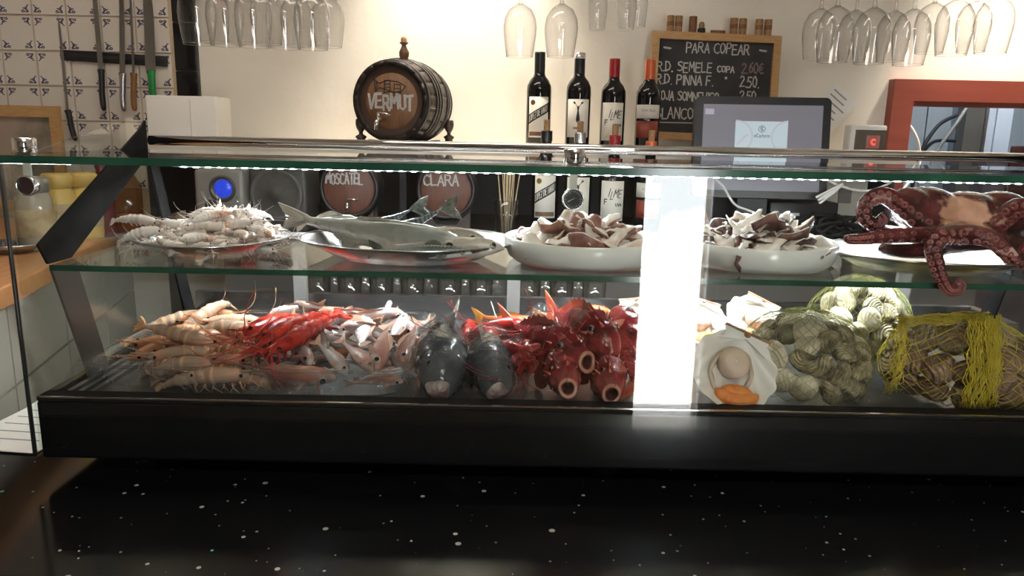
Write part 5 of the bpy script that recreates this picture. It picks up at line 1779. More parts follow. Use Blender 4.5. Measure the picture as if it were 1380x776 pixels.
put_fish(k_mackt, at(430, 310, 1.25), at(572, 301, 1.22), (-.1, -.25, 1), 'mackerel', 'dark-backed mackerel with its tail raised at the plate back')
put_fish(k_mackt, at(460, 316, 1.20), at(612, 304, 1.17), (.35, -.2, 1), 'mackerel', 'second mackerel leaning its tail beside the raised one')
put_fish(k_mack, at(640, 341, 1.055), at(505, 336, 1.06), (0, .2, 1), 'mackerel', 'dark-backed mackerel lowest at the front of the oval plate')

# ---- sliced cuttlefish
def chunk(seed, mats, a=.022, th=.010):
    rs = random.Random(seed)
    n = 18
    rad = []
    for k in range(n):
        an = 2 * PI * k / n
        rad.append(a * (1 + .55 * noise.noise(Vector((math.cos(an) * 2.1 + seed * 3.1, math.sin(an) * 2.1, seed)))))
    el = rs.uniform(1.0, 1.9)
    bx, by = rs.uniform(-16, 20), rs.uniform(-12, 14)
    rings = []
    for (zz, s) in ((-.5, .55), (-.44, .82), (-.22, .97), (.0, 1.0), (.22, .97), (.44, .84), (.52, .55)):
        r = []
        for j in range(n):
            an = 2 * PI * j / n
            x, y = rad[j] * el * math.cos(an) * s, rad[j] * math.sin(an) * s
            w_ = noise.noise(Vector((x * 75, y * 75, seed))) * .008
            r.append((x, y, zz * th + bx * x * x + by * y * y + w_))
        rings.append(r)
    m = MB().loft(rings)
    for i in range(n * 3): m.mi[i] = 1
    m.mi[6 * n] = 1
    return m.mesh('cuttlefish_piece', mats)


FLESH = pm('white_cuttlefish_flesh', (.82, .76, .70), .26, col2=(.62, .36, .27), nscale=26, bump=.25, bscale=90, lo=.52, hi=.70)
SKIN = pm('purple_cuttlefish_skin', (.20, .075, .06), .3, col2=(.42, .20, .15), nscale=50, bump=.2, bscale=150)
INKY = pm('inky_cuttlefish_skin', (.035, .018, .024), .25, col2=(.25, .12, .10), nscale=40, bump=.2, bscale=150)
INKSTAIN = pm('ink_stained_flesh', (.82, .77, .71), .26, col2=(.10, .06, .07), nscale=24, lo=.55, hi=.64, bump=.2, bscale=120)


def sucker_chunk(seed, m0, m1):
    rs = random.Random(seed)
    m = MB()
    r, l = rs.uniform(.009, .013), rs.uniform(.022, .034)
    m.tube([(0, 0, -l / 2), (.002, 0, -l * .4), (.003, 0, 0), (0, .001, l * .4), (0, 0, l / 2)], [r * .7, r, r * 1.02, r * .95, r * .7], 12, mi=0)
    for k in range(5):
        for s in (-.5, .5):
            a = s
            m.lathe([(.0005, .002), (.0022, .003), (.0034, .0015), (.0036, 0)], 7, mi=1, M=Matrix.Translation((r * .98 * math.cos(a), r * .98 * math.sin(a), -l * .38 + k * l * .19)) @ Matrix.Rotation(a, 4, 'Z') @ Matrix.Rotation(PI / 2, 4, 'Y'))
    return m.mesh('cuttlefish_piece', [m0, m1])


def heap_pieces(cx, cy, a, b, z0, h, cnts, kits, label, group, name, seed, rim_lab=None):
    rs = random.Random(seed)
    n = 0
    for layer, cnt in enumerate(cnts):
        f = 1 - layer * .23
        for k in range(cnt):
            an = 2 * PI * (k * .618034 + .37 * layer)
            r = math.sqrt((k + .6) / cnt) * f
            x, y = cx + a * r * math.cos(an), cy + b * r * math.sin(an)
            z = z0 + h * layer / max(len(cnts) - 1, 1) * (1.05 - .4 * r * r) + rs.uniform(-.003, .005)
            o = tag(link(name, rs.choice(kits), None, (x, y, z), (rs.uniform(-.65, .65), rs.uniform(-.65, .65), rs.uniform(0, 6.28)), (rs.uniform(.8, 1.2),) * 3), label, 'seafood piece', group)
            n += 1


kitsA = [chunk(40 + i, [FLESH, SKIN], .021 + .002 * (i % 3)) for i in range(7)] + [sucker_chunk(60 + i, SKIN, FLESH) for i in range(2)]
kitsB = [chunk(70 + i, [INKSTAIN if i % 2 else FLESH, INKY], .022 + .002 * (i % 3)) for i in range(7)] + [sucker_chunk(90 + i, INKY, INKSTAIN) for i in range(1)]
P3, P4 = (.115, 1.155), (.385, 1.165)
platter('white platter of cut pale cuttlefish beside the oval fish plate', P3[0], P3[1], .127, .120, .038)
platter('white platter of cut cuttlefish with an ink drip down its side', P4[0], P4[1], .120, .120, .038)
heap_pieces(P3[0], P3[1], .104, .098, SH + .026, .028, (26, 22, 16, 9), kitsA, 'cut pale cuttlefish piece with brown skin on the platter beside the fish', 'cut cuttlefish on the pale platter', 'cuttlefish_piece', 1)
heap_pieces(P4[0], P4[1], .100, .098, SH + .026, .028, (26, 22, 16, 9), kitsB, 'ink-stained cuttlefish piece on the platter with the ink drip', 'ink-stained cuttlefish pieces', 'cuttlefish_piece', 2)
dp = [at(1000, 347, 1.045), at(999, 353, 1.043), at(997, 358, 1.043), at(1000, 364, 1.044), at(1000, 369, 1.047)]
yf = lambda p: P4[1] - .1205 * math.sqrt(max(.05, 1 - ((p.x - P4[0]) / .1215) ** 2))
dp = [Vector((p.x, yf(p) - .0005, p.z)) for p in dp]
tag(MB().tube(dp, [.004, .0032, .0030, .0034, .0012], 8).build('ink_drip', INKY), 'black squid ink drip running down the white platter side', 'ink drip')

# ---- octopus
P5 = (.655, 1.165)
oval_plate('oval steel plate under the octopus', P5[0], P5[1], .165, .130, .024, STEEL)
ORG = Vector((P5[0], P5[1], SH + .005))
arms = []


def smooth_path(P, sub=6):
    Q = []
    for i in range(len(P) - 1):
        p0, p1, p2, p3 = P[max(i - 1, 0)], P[i], P[i + 1], P[min(i + 2, len(P) - 1)]
        for k in range(sub):
            s = k / sub
            Q.append(.5 * ((2 * p1) + (p2 - p0) * s + (2 * p0 - 5 * p1 + 4 * p2 - p3) * s * s + (3 * p1 - p0 - 3 * p2 + p3) * s ** 3))
    Q.append(P[-1].copy())
    return Q


def arm(pts, r0, r1, pw=.9):
    Q = smooth_path([at(*p) - ORG for p in pts])
    n = len(Q)
    R = [(r0 + (r1 - r0) * (i / (n - 1)) ** pw) * .86 for i in range(n)]
    arms.append((Q, R))


arm([(1285, 315, 1.12), (1245, 300, 1.12), (1212, 275, 1.13), (1188, 263, 1.12), (1167, 274, 1.11), (1165, 294, 1.10), (1180, 305, 1.10), (1190, 296, 1.10), (1186, 288, 1.10)], .021, .008)
arm([(1290, 318, 1.10), (1240, 316, 1.08), (1195, 319, 1.07), (1160, 322, 1.065), (1138, 322, 1.06)], .017, .008)
arm([(1300, 312, 1.10), (1270, 318, 1.055), (1258, 335, 1.03), (1262, 355, 1.017), (1268, 374, 1.013), (1278, 390, 1.012), (1290, 392, 1.012), (1298, 384, 1.012), (1293, 377, 1.012), (1288, 382, 1.012)], .020, .0035, .75)
arm([(1290, 315, 1.10), (1310, 316, 1.06), (1335, 322, 1.05), (1355, 340, 1.05), (1368, 352, 1.055), (1390, 356, 1.07)], .020, .010)
arm([(1320, 310, 1.14), (1350, 295, 1.12), (1372, 280, 1.10), (1392, 285, 1.09), (1398, 310, 1.08), (1385, 335, 1.07), (1372, 345, 1.065)], .022, .012)
arm([(1310, 320, 1.15), (1260, 335, 1.12), (1215, 338, 1.10), (1185, 334, 1.12)], .020, .010)
arm([(1330, 322, 1.15), (1380, 330, 1.16), (1420, 325, 1.18), (1440, 315, 1.22)], .020, .009)
arm([(1300, 318, 1.2), (1250, 318, 1.24), (1200, 312, 1.24), (1180, 305, 1.22)], .020, .009)
ob = MB()
for Q, R in arms:
    ob.tube(Q, R, 12)
def blob(px, py, Y, r):
    c = at(px, py, Y) - ORG
    ob.ell(tuple(c), r, 16, 12)
blob(1245, 282, 1.17, (.052, .05, .036))
blob(1300, 292, 1.17, (.055, .055, .040))
blob(1345, 288, 1.18, (.048, .05, .036))
blob(1290, 318, 1.14, (.075, .06, .026))
blob(1225, 275, 1.15, (.030, .035, .026))
t = thing('octopus', 'whole dark maroon octopus with curled suckered arms on a steel plate', 'octopus', ORG)


def octo_mat():
    m, tt, N, L, b = nt('maroon_octopus_skin')
    b.inputs['Roughness'].default_value = .24
    tc = N.new('ShaderNodeTexCoord')
    n = N.new('ShaderNodeTexNoise'); n.inputs['Scale'].default_value = 22; n.inputs['Detail'].default_value = 6; L.new(tc.outputs['Object'], n.inputs['Vector'])
    r = N.new('ShaderNodeValToRGB'); r.color_ramp.elements[0].position = .36; r.color_ramp.elements[1].position = .70
    r.color_ramp.elements[0].color = (.035, .009, .012, 1); r.color_ramp.elements[1].color = (.19, .035, .036, 1)
    L.new(n.outputs['Fac'], r.inputs[0])
    last = r.outputs[0]
    for (pt, rad, colr) in ((at(1302, 290, 1.115), (.036, .045, .040), (.78, .34, .20)), (at(1338, 296, 1.13), (.012, .03, .014), (.60, .36, .22)), (at(1352, 338, 1.05), (.026, .02, .008), (.62, .34, .30)), (at(1192, 270, 1.10), (.018, .03, .012), (.42, .22, .19))):
        p = pt - ORG
        mp = N.new('ShaderNodeMapping'); mp.vector_type = 'POINT'
        mp.inputs['Location'].default_value = (-p.x / rad[0], -p.y / rad[1], -p.z / rad[2]); mp.inputs['Scale'].default_value = (1 / rad[0], 1 / rad[1], 1 / rad[2])
        L.new(tc.outputs['Object'], mp.inputs[0])
        ln = N.new('ShaderNodeVectorMath'); ln.operation = 'LENGTH'; L.new(mp.outputs[0], ln.inputs[0])
        n2 = N.new('ShaderNodeTexNoise'); n2.inputs['Scale'].default_value = 45; L.new(tc.outputs['Object'], n2.inputs['Vector'])
        ad = N.new('ShaderNodeMath'); ad.operation = 'MULTIPLY_ADD'; ad.inputs[1].default_value = 1.1; L.new(n2.outputs['Fac'], ad.inputs[0]); L.new(ln.outputs['Value'], ad.inputs[2])
        mr = N.new('ShaderNodeMapRange'); mr.inputs[1].default_value = 1.62; mr.inputs[2].default_value = 1.42; L.new(ad.outputs[0], mr.inputs[0])
        n3 = N.new('ShaderNodeTexNoise'); n3.inputs['Scale'].default_value = 30; n3.inputs['Detail'].default_value = 5; L.new(tc.outputs['Object'], n3.inputs['Vector'])
        c2 = N.new('ShaderNodeMix'); c2.data_type = 'RGBA'; c2.inputs[6].default_value = (*[v * .45 for v in colr], 1); c2.inputs[7].default_value = (*[min(1, v * 1.2 + .18) for v in colr], 1); L.new(n3.outputs['Fac'], c2.inputs[0])
        mx = N.new('ShaderNodeMix'); mx.data_type = 'RGBA'; L.new(mr.outputs[0], mx.inputs[0]); L.new(last, mx.inputs[6]); L.new(c2.outputs[2], mx.inputs[7]); last = mx.outputs[2]
    L.new(last, b.inputs['Base Color'])
    bp = N.new('ShaderNodeBump'); bp.inputs['Strength'].default_value = .35; bp.inputs['Distance'].default_value = .004
    n4 = N.new('ShaderNodeTexNoise'); n4.inputs['Scale'].default_value = 160; L.new(tc.outputs['Object'], n4.inputs['Vector']); L.new(n4.outputs['Fac'], bp.inputs['Height']); L.new(bp.outputs[0], b.inputs['Normal'])
    return m


raw = ob.build('octopus_raw', octo_mat())
md = raw.modifiers.new('join', 'REMESH'); md.mode = 'VOXEL'; md.voxel_size = .0034; md.use_smooth_shade = True
md2 = raw.modifiers.new('soften', 'SMOOTH'); md2.iterations = 4; md2.factor = .5
me = bpy.data.meshes.new_from_object(raw.evaluated_get(bpy.context.evaluated_depsgraph_get()))
for p in me.polygons: p.use_smooth = True
omat = raw.data.materials[0]
bpy.data.objects.remove(raw)
me.name = 'body'
link('body', me, t)
SUCK = pm('pale_maroon_sucker', (.20, .042, .042), .3, col2=(.32, .10, .09), nscale=60)
for Q, R in arms[:5]:
    sm = MB()
    acc = 0
    for i in range(4, len(Q) - 1):
        if i % 2 and R[i] > .009: continue
        tdir = (Q[i + 1] - Q[i - 1]).normalized()
        view = (-(Q[i] + ORG - Vector((0, 0, ZC)))).normalized()
        view = (view + Vector((0, 0, -.25))).normalized()
        side = tdir.cross(view).normalized()
        out_ = side.cross(tdir).normalized()
        for s in (-.50, .50):
            dd_ = (out_ + side * s).normalized()
            r = R[i]
            q = .36 * r
            M = frame_mat(Q[i] + dd_ * r * .93, tdir, dd_)
            sm.lathe([(q * .25, q * .1), (q * .6, q * .55), (q * .95, q * .5), (q * 1.0, 0), (q * .9, -q * .4)], 8, M=M)
    tag(sm.build('suckers', SUCK, t), kind='stuff')

# ---- trays in the well
def clear_tray(x0, x1, y0, y1, z0, h, label, m=CLEARP):
    t = thing('plastic_tray', label, 'tray', ((x0 + x1) / 2, (y0 + y1) / 2, z0 + .0005))
    w_, d_ = (x1 - x0) / 2, (y1 - y0) / 2
    def rr(e, z, r=.035):
        pts = []
        for (sx, sy, a0) in ((1, 1, 0), (-1, 1, PI / 2), (-1, -1, PI), (1, -1, 1.5 * PI)):
            for k in range(6):
                a = a0 + k * PI / 10
                pts.append((sx * (w_ - r - e) + r * math.cos(a), sy * (d_ - r - e) + r * math.sin(a), z))
        return pts
    MB().loft([rr(.030, .001), rr(.022, .004), rr(.010, h - .004)], cap1=False).build('shell', m, t)
    MB().loft([rr(.010, h - .004), rr(.006, h), rr(-.002, h + .0005), rr(-.002, h - .003), rr(.002, h - .003)], cap0=False, cap1=False).build('rim', m, t)
    return t


TRIM = thin_glass('clear_plastic_shiny', (.93, .94, .95), ior=1.6, rough=.05, haze=.04)
clear_tray(-.655, -.402, 1.065, 1.43, FLOORZ, .042, 'clear plastic tray of pale orange prawns beside the end glass', TRIM)
clear_tray(-.395, -.150, 1.045, 1.43, FLOORZ, .048, 'clear plastic tray of small pink fish beside the scarlet prawns', TRIM)

# pale orange prawns
ok_ = [prawn_kit(.165, c, 120 + i, ORP if i % 2 else PKP, ORPT, ORPT, .5, 1.22, antr=.0006) for i, c in enumerate((.5, .9, 1.3, .7))]
rs = random.Random(9)
lab = 'pale orange raw prawn in the clear tray by the end glass'
for (h, tl, up, k) in (((330, 500, 1.10), (108, 479, 1.13), (0, -.6, 1), 1), ((300, 470, 1.16), (172, 428, 1.17), (0, -.8, .5), 0), ((255, 440, 1.30), (300, 400, 1.34), (.3, -.6, .6), 2),
                       ((230, 435, 1.33), (350, 412, 1.38), (0, -.3, 1), 3), ((330, 462, 1.18), (190, 462, 1.16), (0, -.7, .8), 3), ((335, 485, 1.12), (205, 492, 1.10), (0, -.3, 1), 0),
                       ((210, 450, 1.26), (330, 440, 1.28), (0, -.6, .9), 1), ((345, 440, 1.27), (215, 445, 1.22), (0, -.5, 1), 2), ((180, 465, 1.2), (300, 455, 1.22), (0, -.4, 1), 3),
                       ((320, 425, 1.36), (220, 425, 1.36), (0, -.6, .8), 1), ((350, 475, 1.15), (230, 475, 1.14), (0, -.9, .5), 3), ((360, 455, 1.22), (250, 430, 1.30), (.2, -.5, .8), 2), ((290, 492, 1.09), (170, 488, 1.09), (0, -.6, .9), 2),
                       ((215, 480, 1.12), (320, 470, 1.16), (0, -.5, .9), 0), ((240, 465, 1.17), (345, 455, 1.22), (0, -.7, .7), 1), ((260, 505, 1.07), (380, 500, 1.08), (0, -.4, 1), 1), ((280, 435, 1.31), (380, 428, 1.34), (0, -.5, .9), 0), ((185, 480, 1.13), (270, 450, 1.24), (.3, -.5, .8), 3), ((325, 505, 1.07), (215, 505, 1.07), (0, -.5, 1), 0), ((270, 425, 1.36), (185, 440, 1.30), (0, -.5, .9), 0), ((300, 450, 1.25), (205, 470, 1.17), (0, -.5, .9), 1)):
    A_, B_ = at(*h), at(*tl)
    for P in (A_, B_): P.z = max(P.z, FLOORZ + .02)
    put_prawn(ok_[k], frame_mat(A_.lerp(B_, .45), A_ - B_, up), 'orange_prawn', lab, 'pale orange prawns in the clear tray')

# scarlet prawns on top between the two trays
rk = [prawn_kit(.20, c, 220 + i, REDP, REDT, REDT, .8, 1.2, nant=6, antr=.0009) for i, c in enumerate((.35, .6, .2))]
for (h, tl, up, k, l2) in (((338, 480, 1.08), (452, 400, 1.26), (-.3, -.6, .9), 0, 'large scarlet prawn lying foremost of the bunch with long feelers'), ((345, 460, 1.13), (440, 410, 1.30), (-.3, -.2, 1), 1, 'large scarlet prawn in the middle of the bunch between the trays'),
                           ((370, 470, 1.10), (455, 420, 1.24), (.3, -.5, .9), 2, 'large scarlet prawn touching the small pink fish tray'), ((330, 450, 1.18), (425, 415, 1.34), (-.5, -.2, .8), 1, 'large scarlet prawn rearmost of the bunch beside the pale prawns')):
    A_, B_ = at(*h), at(*tl)
    put_prawn(rk[k], frame_mat(A_.lerp(B_, .45), A_ - B_, up), 'scarlet_prawn', l2, 'scarlet prawns between the trays')

# small pink fish
PINK = two_tone('pink_mullet_skin', (.36, .15, .11), (.62, .45, .40), -.008, .010, .2, nscale=50, speck=((.42, .17, .12), 40), bump=.15)
PINK2 = two_tone('grey_pink_fish_skin', (.22, .15, .13), (.58, .50, .47), -.008, .010, .2, nscale=50, bump=.15)
WHT = two_tone('silver_white_fish_skin', (.50, .46, .46), (.82, .80, .80), -.008, .010, .15, nscale=40, speck=((.55, .30, .28), 30), bump=.1)
PKFIN = pm('pinkish_fin', (.50, .25, .17), .35, col2=(.58, .36, .26), nscale=60)
mk_ = [fish_kit(.135, MULL_P, (m, PKFIN), bend=b, eye=(.11, .2, .040)) for m, b in ((PINK, .2), (PINK2, -.15), (WHT, .1), (PINK, -.2))]
lab = 'small pink raw mullet in the clear tray of mixed fish'
rs = random.Random(31)
FILL = []
for q in range(36):
    cx_, cy_ = 395 + rs.random() * 165, 420 + (q % 6) * 17 + rs.uniform(-6, 6)
    an_ = rs.uniform(0, 6.28)
    YY = 1.37 - (cy_ - 420) / 100 * .31
    FILL.append(((cx_ + 46 * math.cos(an_), cy_ + 12 * math.sin(an_), YY - .035 * math.sin(an_)), (cx_ - 46 * math.cos(an_), cy_ - 12 * math.sin(an_), YY + .035 * math.sin(an_)), (rs.uniform(-.5, .5), -.6, .8), (2, 1, 2, 0, 2)[q % 5]))
for (h, tl, up, k) in tuple(FILL) + (((470, 505, 1.09), (428, 462, 1.15), (1, .3, .5), 1), ((505, 500, 1.09), (462, 462, 1.16), (.8, .4, .5), 3), ((508, 500, 1.10), (518, 432, 1.24), (.9, 0, .4), 0), ((455, 508, 1.07), (310, 502, 1.075), (0, -.6, .9), 0),
                       ((540, 490, 1.11), (560, 440, 1.22), (-.8, 0, .5), 0), ((455, 440, 1.28), (540, 445, 1.27), (0, -.5, .8), 2), ((490, 430, 1.34), (490, 470, 1.18), (.9, -.2, .5), 2), ((430, 432, 1.34), (510, 425, 1.38), (0, -.5, .9), 1),
                       ((535, 460, 1.20), (480, 470, 1.16), (0, -.5, .9), 2), ((440, 470, 1.17), (400, 430, 1.30), (.6, -.4, .7), 1), ((560, 455, 1.24), (530, 425, 1.37), (.5, -.3, .8), 2), ((420, 490, 1.11), (395, 455, 1.2), (.6, -.4, .7), 2),
                       ((500, 452, 1.25), (455, 425, 1.36), (.6, -.3, .8), 0), ((545, 512, 1.07), (470, 512, 1.07), (0, -.5, .9), 3), ((525, 475, 1.16), (560, 510, 1.075), (.5, -.5, .8), 1), ((430, 455, 1.22), (505, 470, 1.18), (0, -.5, .9), 2)):
    A_, B_ = at(*h), at(*tl)
    for P in (A_, B_): P.z = max(P.z, FLOORZ + .018)
    put_fish(mk_[k], A_, B_, up, 'small_fish', {0: lab, 3: lab, 1: 'small grey-pink raw fish in the clear tray of mixed fish', 2: 'small silvery white raw fish in the clear tray of mixed fish'}[k], 'small fish in the clear tray')
# pale fish head with open mouth at the tray corner
A_ = at(548, 422, 1.34)
kh = fish_kit(.15, SCORP_P, (WHT, PKFIN), gape=1, eye=(.16, .4, .035))
put_fish(kh, at(548, 424, 1.30), at(520, 470, 1.22), (.8, -.4, .2), 'small_fish', 'silvery white fish gaping upwards at the tray corner')

# grey fish facing the glass
GREYF = two_tone('slate_grey_fish_skin', (.058, .066, .076), (.28, .27, .26), -.060, .000, .12, nscale=22, bump=.2, speck=((.10, .11, .12), 18))
DEYE = pm('dull_grey_eye', (.07, .07, .07), .2, col2=(.12, .12, .11), nscale=60)
k_grey = fish_kit(.33, HEAD_P, (GREYF, GREYFIN), bend=.25, eye=(.085, .45, .016), tail=(.14, .12), nr=34, ns=28, lumpy=.09, eye_m=DEYE)
LIPM = pm('pale_fish_mouth', (.40, .32, .30), .3, col2=(.14, .085, .085), nscale=30, bump=.4, lo=.42, hi=.68)


def snout(L, prof):
    """pale gaping jaw: lower lip, upper lip and tongue as one soft part"""
    z0, h0, w0 = lerp_prof(prof, 0)
    m = MB()
    rings = []
    for (dx, sy, sz, oz) in ((-.06, 1.0, .95, 0), (-.01, 1.04, 1.0, 0), (.012, .96, .92, -.002), (.024, .78, .74, -.004), (.031, .52, .48, -.005), (.034, .22, .2, -.005)):
        rings.append([(L * (.5 + dx) + .006 * noise.noise(Vector((k * .7, dx * 60, 3))), w0 * L * sy * math.sin(2 * PI * k / 24) * (1 + .14 * math.sin(3 * 2 * PI * k / 24 + 1)), (z0 + oz) * L + h0 * L * sz * math.cos(2 * PI * k / 24) * (1 + .16 * math.sin(2 * 2 * PI * k / 24))) for k in range(24)])
    m.loft(rings)
    return m.mesh('mouth', LIPM)


sn = snout(.33, HEAD_P)
g1 = (at(596, 519, 1.035), at(588, 418, 1.38))
g2 = (at(668, 522, 1.035), at(650, 438, 1.34))
put_fish(k_grey, g1[0], g1[1], (.45, -.05, 1), 'grey_fish', 'large slate grey fish with pale mouth beside the clear tray', 'grey fish facing the glass', extra=[('mouth', sn)])
put_fish(k_grey, g2[0], g2[1], (-.35, -.05, 1), 'grey_fish', 'large slate grey fish with pale mouth beside the red gaping fish', 'grey fish facing the glass', extra=[('mouth', sn)])
for (h_, tl_), lab in ((g1, 'clear wrap pulled tight over the grey fish by the tray'), (g2, 'clear wrap pulled tight over the grey fish by the red fish')):
    t = thing('plastic_wrap', lab, 'plastic film')
    t.matrix_world = frame_mat(h_, h_ - tl_, (0, 0, 1))
    m = MB()
    def wf(u, v):
        an = math.radians(-115 + 230 * u)
        x = .012 - .16 * v
        k = .030 + .028 * min(1, v * 2.2) ** .6
        k *= 1 + .10 * noise.noise(Vector((u * 9, v * 5, 2)))
        return (x, k * 1.0 * math.sin(an), -.008 + k * 1.05 * math.cos(an))
    m.grid(wf, 40, 16)
    m.build('sheet', WRAP, t)

# dark red prawns behind the grey fish
dk = [prawn_kit(.15, c, 320 + i, DREDP, DREDT, DREDT, .7, 1.35, nant=7, antr=.0008) for i, c in enumerate((.6, 1.0, 1.5))]
for i, (h, tl, up, k) in enumerate((((690, 452, 1.20), (590, 446, 1.24), (0, -.5, 1), 0), ((640, 470, 1.14), (690, 430, 1.26), (0, -.6, .8), 1), ((715, 480, 1.11), (640, 455, 1.18), (0, -.6, .9), 1), ((700, 500, 1.09), (720, 440, 1.2), (.4, -.5, .8), 0),
                      ((660, 440, 1.26), (735, 432, 1.3), (0, -.4, 1), 2), ((735, 470, 1.13), (665, 490, 1.10), (0, -.5, .9), 2), ((625, 455, 1.2), (640, 425, 1.34), (.4, -.3, .9), 0))):
    A_, B_ = at(*h), at(*tl)
    put_prawn(dk[k], frame_mat(A_.lerp(B_, .45), A_ - B_, up), 'red_prawn', 'dark red raw prawn heaped over the grey fish', 'dark red prawns over the grey fish')

# red gaping fish
RF = two_tone('red_scorpionfish_skin', (.20, .018, .022), (.54, .17, .14), -.034, .024, .16, nscale=24, speck=((.44, .075, .06), 42), bump=.5)
RF2 = two_tone('crimson_fish_skin', (.22, .012, .018), (.46, .09, .075), -.034, .022, .16, nscale=24, speck=((.07, .012, .014), 30), bump=.45)
RFIN = pm('red_fin', (.36, .05, .03), .35, col2=(.44, .12, .06), nscale=60)
SEYE = pm('silver_grey_eye', (.16, .13, .11), .12, col2=(.26, .22, .19), nscale=60)
k_red = fish_kit(.24, SCORP_P, (RF, RFIN), gape=1, bend=.3, eye=(.14, .62, .020), eye_m=SEYE, seed=3, spiny=True, dors=(.25, .75, .07), nr=34, ns=28, pect=.24, lumpy=.16)
k_red2 = fish_kit(.26, SCORP_P, (RF2, RFIN), bend=.3, gape=1, eye=(.15, .62, .022), eye_m=SEYE, seed=8, spiny=True, dors=(.25, .75, .07), nr=34, ns=28, pect=.24, lumpy=.16)
CLOSED_P = [(0, -.045, .022, .026), (.025, -.03, .055, .055)] + [(.06, -.018, .092, .085)] + SCORP_P[2:]
k_red3 = fish_kit(.26, CLOSED_P, (RF2, RFIN), bend=.25, eye=(.15, .55, .026), eye_m=SEYE, seed=5, spiny=True, dors=(.25, .75, .07), nr=34, ns=28, pect=.24, lumpy=.13)
PLIP = pm('pink_fish_lip', (.44, .13, .08), .25, col2=(.52, .26, .20), nscale=45, bump=.3)
def lips(L, prof):
    z0, h0, w0 = lerp_prof(prof, 0)
    m = MB()
    pts = [(L * (.504 + .016 * math.cos(2 * PI * k / 24) ** 2 * (1 if math.cos(2 * PI * k / 24) < 0 else .2)), w0 * L * .93 * math.sin(2 * PI * k / 24), (z0 + h0 * (.93 if math.cos(2 * PI * k / 24) > 0 else 1.08) * math.cos(2 * PI * k / 24)) * L) for k in range(25)]
    m.tube(pts, [L * (.0105 + .004 * abs(math.cos(2 * PI * k / 24))) for k in range(25)], 8)
    return m.mesh('lips', PLIP)
def head_spines(L, prof, m_):
    m = MB()
    for (tt, an) in ((.10, .35), (.16, .30), (.20, .55), (.13, 1.1), (.18, 1.25), (.22, 1.0), (.20, 1.5), (.24, .25)):
        for s in (-1, 1):
            zc, hh, hw = lerp_prof(prof, tt)
            a = s * an
            p = Vector((L * (.5 - tt), hw * L * math.sin(a), (zc + hh * math.cos(a)) * L))
            d = Vector((-.8, math.sin(a), math.cos(a))).normalized()
            m.tube([p - d * .004, p + d * L * .035], [L * .012, L * .001], 5)
    return m.mesh('head_spines', m_)
hs1, hs2 = head_spines(.24, SCORP_P, RFIN), head_spines(.26, SCORP_P, RFIN)
l1, l2_ = lips(.24, SCORP_P), lips(.26, SCORP_P)
put_fish(k_red, at(765, 520, 1.03), at(735, 455, 1.26), (-.2, -.1, 1), 'red_fish', 'red scorpionfish gaping beside the grey fish, lower layer', extra=[('lips', l1), ('head_spines', hs1)])
put_fish(k_red, at(826, 528, 1.03), at(800, 460, 1.26), (.25, -.1, 1), 'red_fish', 'red scorpionfish gaping lowest at the pile end', extra=[('lips', l1), ('head_spines', hs1)])
put_fish(k_red2, at(793, 484, 1.065), at(665, 440, 1.27), (.0, -.30, 1), 'red_fish', 'brownish red fish with bright eye lying on the gaping fish', extra=[('lips', l2_), ('head_spines', hs2)])
put_fish(k_red3, at(832, 466, 1.09), at(725, 420, 1.34), (.1, -.25, 1), 'red_fish', 'crimson fish with silver eye topmost on the pile', extra=[('head_spines', hs2)])
put_fish(k_red3, at(836, 412, 1.24), at(862, 533, 1.06), (.9, -.2, .3), 'red_fish', 'plum red fish standing tail down at the pile end')
ORF = two_tone('orange_red_skin', (.42, .09, .03), (.55, .20, .08), -.02, .02, .25, nscale=30, bump=.25)
k_org = fish_kit(.2, MULL_P, (ORF, pm('orange_fin', (.60, .22, .04), .4, col2=(.65, .30, .06), nscale=50)), bend=.2)
put_fish(k_org, at(735, 440, 1.30), at(640, 430, 1.38), (0, -.3, 1), 'orange_fish', 'orange-red fish lying behind the dark red prawns')
put_fish(k_org, at(830, 422, 1.34), at(720, 428, 1.40), (0, -.2, 1), 'orange_fish', 'orange-red fish behind the crimson fish pile')

# ---- scallops
SHELLM = pm('white_scallop_shell', (.80, .77, .72), .35, col2=(.74, .68, .60), nscale=14, lo=.45, hi=.75)
HINGE = pm('brown_shell_hinge', (.20, .085, .045), .5, col2=(.34, .18, .10), nscale=40)


